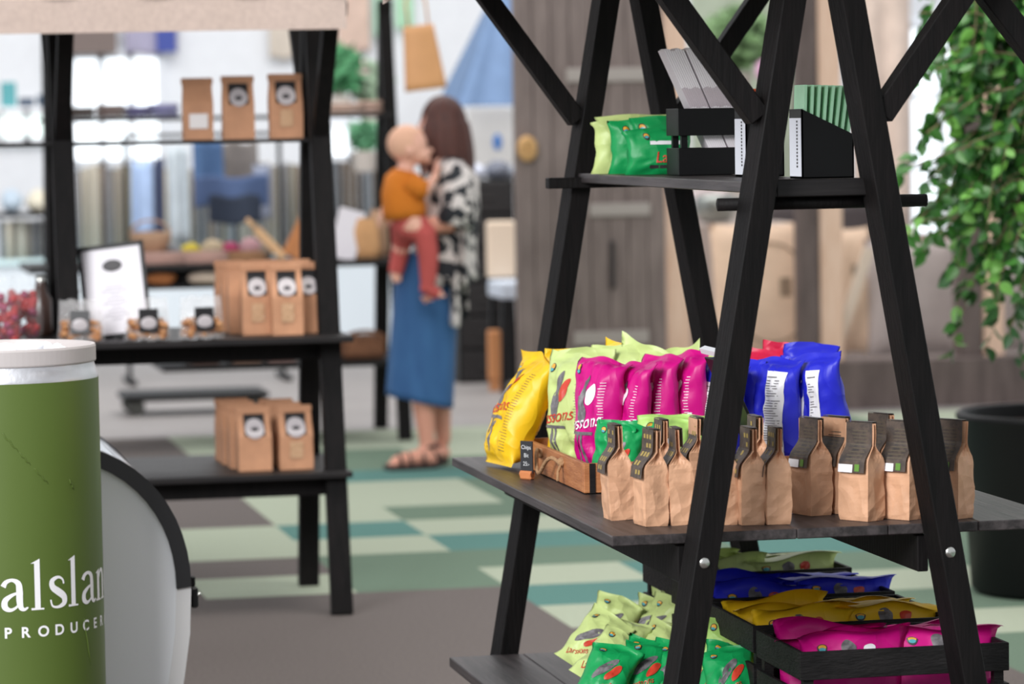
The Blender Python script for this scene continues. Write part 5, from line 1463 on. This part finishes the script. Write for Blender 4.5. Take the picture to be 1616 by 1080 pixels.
def hand(mb, wrist, d, palmn, s=1.0, curl=.5):
    """palm + five fingers; d direction, palmn palm normal"""
    d = Vector(d).normalized(); n_ = Vector(palmn); n_ = (n_ - d * n_.dot(d)).normalized(); sdv = d.cross(n_)
    L = .085 * s
    for k in range(-2, 3):
        o = wrist + sdv * (k * .016 * s)
        mb.tube([wrist + sdv * (k * .010 * s), o + d * L * .6, o + d * L], [.016 * s, .014 * s, .011 * s], 8)
    lens = [.062, .074, .078, .07]
    for k in range(4):
        b0 = wrist + d * L + sdv * ((k - 1.5) * .021 * s); p = b0; dirv = d.copy(); pts = [p]
        for q in range(3):
            dirv = (dirv + n_ * curl * (.35 + .2 * q)).normalized(); p = p + dirv * (lens[k] * s * (.45, .32, .25)[q]); pts.append(p)
        mb.tube(pts, [.0095 * s, .009 * s, .0082 * s, .0065 * s], 8)
    th0 = wrist + sdv * (-.03 * s) + d * L * .3
    p1 = th0 + (d * .6 - sdv * .75 + n_ * .3).normalized() * .035 * s; p2 = p1 + (d * .9 - sdv * .2 + n_ * .5).normalized() * .03 * s
    mb.tube([wrist + d * L * .1 - sdv * .01 * s, th0, p1, p2], [.014 * s, .0125 * s, .011 * s, .008 * s], 8)


# woman
wo = thing('woman', 'person in black and white patterned tunic and blue skirt, carrying a baby', 'person', (0, 0, 0))
wb = MB()
hc = W3(692, 203)       # head centre, facing left (-X) and slightly away
wb.ball(hc + Vector((.015, 0, .012)), (.088, .075, .105), 14)
wb.ball(hc + Vector((-.03, 0, -.035)), (.058, .055, .075), 12)
wb.tube([hc + Vector((-.05, 0, -.09)), hc + Vector((-.078, 0, -.088))], [.03, .022], 10)     # chin
wb.tube([hc + Vector((-.082, 0, .012)), hc + Vector((-.101, 0, -.018)), hc + Vector((-.083, 0, -.028))], [.010, .013, .010], 8)   # nose
wb.tube([hc + Vector((-.082, -.018, -.052)), hc + Vector((-.088, 0, -.050)), hc + Vector((-.082, .018, -.052))], .0075, 8)     # lips
for s in (-1, 1):
    wb.ball(hc + Vector((-.07, s * .03, .022)), (.018, .02, .01), 8)          # brow
    wb.ball(hc + Vector((.01, s * .074, -.005)), (.018, .01, .03), 8)           # ear
neck = W3(703, 252)
wb.tube([hc + Vector((.02, 0, -.06)), neck], [.052, .058], 14)
chest = W3(702, 300); waist = W3(694, 372); hip = W3(680, 440)
wb.tube([neck + Vector((0, 0, .0)), W3(704, 268), chest, waist, hip, W3(675, 475)], [.055, .105, .12, .10, .11, .10], 18, ellip=1.25, side=(1, 0, 0))
# shoulders, arms
shn = W3(716, 275, -.15); shf = W3(700, 273, .16)
wb.tube([W3(708, 268, -.04), shn], [.06, .058], 12); wb.tube([W3(704, 268, .04), shf], [.06, .055], 12)
elb = W3(715, 352, -.20); wr_ = W3(640, 352, -.16)
wb.tube([shn, elb], [.05, .042], 12); wb.tube([elb, W3(680, 356, -.2), wr_], [.042, .04, .028], 12)
hand(wb, wr_, W3(605, 342, -.05) - wr_, (0, 1, .25), .95, .35)
elf = W3(690, 360, .2); wrf = W3(652, 378, .03)
wb.tube([shf, elf], [.05, .042], 12); wb.tube([elf, wrf], [.04, .028], 12)
hand(wb, wrf, W3(632, 372, -.06) - wrf, (-.2, -.3, 1), .9, .5)
# legs and feet
ka, kb_ = W3(672, 570, -.06), W3(694, 565, .08)
fa, fb = ptZ(684, 722, .07), ptZ(706, 716, .07); fa.y = YP - .06; fb.y = YP + .12
wb.tube([W3(672, 465, -.07), ka, W3(668, 640, -.06), W3(674, 700, -.06), fa], [.075, .06, .052, .034, .036], 14)
wb.tube([W3(684, 465, .07), kb_, W3(695, 640, .08), W3(700, 695, .10), fb], [.075, .06, .05, .034, .036], 14)
ga = Vector((fa.x, fa.y, 0)); gb = Vector((fb.x, fb.y, 0))
wb.tube([ga + Vector((.035, 0, .05)), ga + Vector((-.03, -.01, .055)), ga + Vector((-.12, -.03, .042)), ga + Vector((-.16, -.035, .034))], [.034, .036, .032, .02], 12)
wb.tube([gb + Vector((.03, .0, .05)), gb + Vector((0, -.04, .055)), gb + Vector((-.06, -.12, .042)), gb + Vector((-.07, -.16, .034))], [.034, .036, .032, .02], 12)
for k in range(5):
    wb.tube([ga + Vector((-.14, -.065 + k * .014, .032)), ga + Vector((-.178 + .004 * abs(k - 3), -.068 + k * .015, .028))], [.011, .008], 8)
    wb.tube([gb + Vector((-.10 + k * .015, -.14, .032)), gb + Vector((-.105 + k * .015, -.175 + .004 * abs(k - 3), .028))], [.011, .008], 8)
remesh(wb.build('body', SKIN, wo, True), .0055, 4)
for s in (-1, 1):
    e = MB(); e.ball(hc + Vector((-.079, s * .03, .006)), (.008, .011, .009), 8); e.build('eye', mat('eye_white', '#e8e2dc', .3), wo, True)
    e = MB(); e.ball(hc + Vector((-.0835, s * .03, .006)), (.005, .006, .006), 8); e.build('iris', mat('iris', '#3a2a20', .3), wo, True)
e = MB(); e.tube([hc + Vector((-.086, -.018, -.052)), hc + Vector((-.094, 0, -.051)), hc + Vector((-.086, .018, -.052))], .005, 8); e.build('lips', mat('lips', '#b85a52', .5), wo, True)
# hair
hr = MB()
def hairf(u, v):
    th = -math.pi * .80 + u * math.pi * 1.60   # wraps round back (+X), open to face (-X)
    top = 1 - math.cos(min(1, v / .3) * math.pi / 2) if v < .3 else 1
    rz = .118 * math.cos(min(1, v / .3) * math.pi / 2) if v < .3 else 0
    down = max(0, (v - .3) / .7) * .22
    rad = .100 * math.sin(min(1, v / .3) * math.pi / 2) * (1 + .12 * math.sin(down * 12)) + .012 * (v > .3) + .003 * math.sin(u * 60)
    return hc + Vector((.018 + math.cos(th) * rad * .95 + .06 * down, math.sin(th) * rad * .88, .018 + rz - down + .006 * math.sin(u * 25) * v))
hr.grid(hairf, 44, 22)
ho = hr.build('hair', mat('brown_hair', '#482117', .55, var=.25, vscale=8, stretch=(6, 6, 1), bump=.5, bscale=20), wo, True); solid(ho, .018, -1)
# tunic : wraps torso, long kimono fall at the back
TUN = bpy.data.materials.new('patterned_tunic'); TUN.use_nodes = True
nt = TUN.node_tree; bs = nt.nodes['Principled BSDF']; bs.inputs['Roughness'].default_value = .8
tc = nt.nodes.new('ShaderNodeTexCoord'); nz = nt.nodes.new('ShaderNodeTexNoise'); nz.inputs['Scale'].default_value = 17; nz.inputs['Detail'].default_value = 1.2
rp = nt.nodes.new('ShaderNodeValToRGB'); rp.color_ramp.interpolation = 'CONSTANT'
rp.color_ramp.elements[0].color = lin('#23262c'); rp.color_ramp.elements[1].position = .5; rp.color_ramp.elements[1].color = lin('#d8d0cc')
nt.links.new(tc.outputs['Object'], nz.inputs['Vector']); nt.links.new(nz.outputs[0], rp.inputs[0]); nt.links.new(rp.outputs[0], bs.inputs['Base Color'])
tn = MB()
tn.tube([W3(704, 262), W3(706, 282), W3(706, 330), W3(702, 380), W3(700, 425), W3(704, 448)], [.085, .14, .145, .14, .15, .155], 28, caps=False, ellip=1.22, side=(1, 0, 0))
tn.tube([W3(710, 268, -.08), W3(720, 280, -.17), W3(722, 330, -.21), W3(716, 356, -.21)], [.07, .078, .075, .085], 16, caps=False)
tn.tube([W3(704, 268, .08), W3(706, 282, .18), W3(700, 330, .21), W3(694, 356, .21)], [.07, .075, .07, .075], 16, caps=False)
tn.grid(lambda u, v: W3(702 + 34 * u + 3 * math.sin(u * 14) * v, 400 + v * (95 + 22 * math.sin(u * 3)), -.12 + .10 * math.sin(u * 9)), 16, 12)
tn.grid(lambda u, v: W3(722 + 16 * u, 290 + v * 160, -.16 + .08 * math.sin(u * 6)), 8, 16)
to = tn.build('tunic', TUN, wo, True); solid(to, .006)
# skirt
DEN = mat('blue_denim_skirt', '#2c5384', .85, col2='#3d6b9c', vscale=3, stretch=(3, 3, .6))
sk = MB()
def skf(u, v):
    a = 2 * math.pi * u; cx_ = 676 - 14 * v; cy_ = 398 + v * 236
    r_ = (.142 + .008 * v) * (1 + .035 * math.sin(a * 7 + 1) * v)
    c = W3(cx_, cy_ + 0 * v)
    return c + Vector((math.cos(a) * r_ * 1.0 + (.0), math.sin(a) * r_ * .95, -.035 * math.cos(a) * v))
sk.grid(skf, 56, 20)
so = sk.build('skirt', DEN, wo, True); solid(so, .006)
# sandals
for g_, dr in ((ga, Vector((-1, -.2, 0))), (gb, Vector((-.45, -.9, 0)))):
    dr = dr.normalized(); s_ = MB(); sv = Vector((-dr.y, dr.x, 0))
    s_.grid(lambda u, v: g_ + dr * (-.05 + .24 * u) + sv * ((v - .5) * (.075 + .02 * math.sin(u * 3))) + Vector((0, 0, .012)), 12, 4)
    o = s_.build('sandal', mat('dark_brown_leather', '#3e2c28', .6), wo, True); solid(o, .022)
    st = MB()
    for f in (.02, .085, .13):
        st.tube([g_ + dr * f + sv * (.047 * math.cos(q * math.pi / 10)) + Vector((0, 0, .018 + (.07 - f * .15) * math.sin(q * math.pi / 10))) for q in range(11)], .008, 6)
    st.tube([g_ - dr * .03 + sv * (.042 * math.cos(q * math.pi / 5)) + dr * (.04 * math.sin(q * math.pi / 5) - .0) + Vector((0, 0, .10)) for q in range(11)], .008, 6)
    st.build('strap', MATS['dark_brown_leather'], o, True)

# baby: back to the left, face to the right towards the woman
ba = thing('baby', 'baby person in orange shirt and red leggings, held on the woman\'s arm and looking right', 'person', (0, 0, 0))
bb = MB(); BD = -.20
bh = W3(646, 232, BD)
bb.ball(bh + Vector((-.008, 0, .01)), (.088, .076, .085), 14)
bb.ball(bh + Vector((.035, 0, -.030)), (.056, .058, .052), 12)
bb.ball(bh + Vector((.058, -.03, -.038)), (.026, .024, .025), 8); bb.ball(bh + Vector((.058, .03, -.038)), (.026, .024, .025), 8)
bb.ball(bh + Vector((.095, 0, -.018)), (.014, .013, .012), 8)      # nose
bb.ball(bh + Vector((.078, 0, -.062)), (.02, .02, .016), 8)        # chin
bb.tube([bh + Vector((.084, -.016, -.044)), bh + Vector((.092, 0, -.043)), bh + Vector((.084, .016, -.044))], .006, 8)
for s in (-1, 1): bb.ball(bh + Vector((-.012, s * .076, -.018)), (.015, .008, .022), 8)
bn = W3(640, 266, BD); bs_ = W3(637, 282, BD); bt_ = W3(640, 335, BD)
bb.tube([bh + Vector((-.01, 0, -.05)), bn, bs_, W3(636, 305, BD), bt_, W3(642, 352, BD)], [.04, .038, .068, .08, .082, .07], 16)
sn = W3(645, 286, BD - .07); sf_ = W3(645, 286, BD + .07)
en = W3(672, 302, BD - .085); wn_ = W3(688, 276, BD - .02)
bb.tube([sn, en, wn_], [.033, .027, .019], 10); hand(bb, wn_, Vector((.1, .25, 1)), (1, .3, 0), .5, .35)
ef = W3(618, 318, BD + .09); wf = W3(604, 334, BD + .05)
bb.tube([sf_, ef, wf], [.033, .027, .019], 10); hand(bb, wf, Vector((-.4, 0, -1)), (1, 0, 0), .5, .5)
kn = W3(672, 372, BD - .06); an = W3(676, 445, BD - .05); tn_ = W3(697, 466, BD - .06)
bb.tube([W3(645, 350, BD - .04), kn, W3(676, 405, BD - .055), an], [.062, .048, .042, .030], 12)
bb.tube([an + Vector((-.015, 0, -.02)), W3(684, 460, BD - .05), tn_], [.030, .028, .018], 10)
kf = W3(634, 388, BD + .10); af = W3(624, 432, BD + .10)
bb.tube([W3(640, 352, BD + .04), kf, af], [.06, .046, .029], 12); bb.tube([af, W3(628, 446, BD + .09)], [.028, .018], 10)
for q in range(5):
    bb.tube([tn_ + Vector((0, -.02 + q * .01, .0)), tn_ + Vector((.014, -.022 + q * .011, -.006))], [.008, .006], 6)
remesh(bb.build('body', SKINB, ba, True), .0045, 4)
for s in (-1, 1):
    e = MB(); e.ball(bh + Vector((.082, s * .03, .0)), (.007, .010, .008), 8); e.build('eye', MATS['iris'], ba, True)
bhf = MB(); bhf.ball(bh + Vector((-.012, 0, .014)), (.0895, .0775, .0865), 16); bhf.v = [v for v in bhf.v]
keep = [f for f in bhf.f if all((Vector(bhf.v[i]) - bh).x < .02 or (Vector(bhf.v[i]) - bh).z > .055 for i in f) and all((Vector(bhf.v[i]) - bh).z > -.045 for i in f)]
bhf.f = keep; bhf.m = [0] * len(keep); bhf.build('fine_hair', mat('downy_blond', '#dfae92', .8), ba, True)
sh_ = MB()
sh_.tube([W3(640, 270, BD), W3(637, 282, BD), W3(635, 305, BD), W3(638, 330, BD), W3(640, 344, BD)], [.052, .083, .094, .098, .094], 22, caps=False)
sh_.tube([sn, W3(662, 298, BD - .085), en + Vector((0, 0, .005))], [.05, .044, .042], 12, caps=False)
sh_.tube([sf_, ef + Vector((.01, 0, .01))], [.05, .042], 12, caps=False)
o = sh_.build('shirt', mat('orange_shirt', '#cc7418', .85, var=.06), ba, True); solid(o, .005)
lg = MB()
lg.tube([W3(642, 334, BD), W3(640, 348, BD)], [.088, .092], 14)
lg.tube([W3(645, 348, BD), W3(652, 358, BD - .03), kn, W3(676, 405, BD - .055), an], [.085, .075, .054, .047, .037], 14)
lg.tube([W3(645, 348, BD), W3(638, 360, BD + .04), kf, af], [.085, .066, .045, .034], 14)
lg.tube([an, an + Vector((-.012, 0, -.025)), W3(684, 461, BD - .05), W3(694, 465, BD - .055)], [.036, .034, .032, .024], 10)
remesh(lg.build('leggings', mat('red_leggings', '#bd5450', .85, var=.05), ba, True), .006, 4)
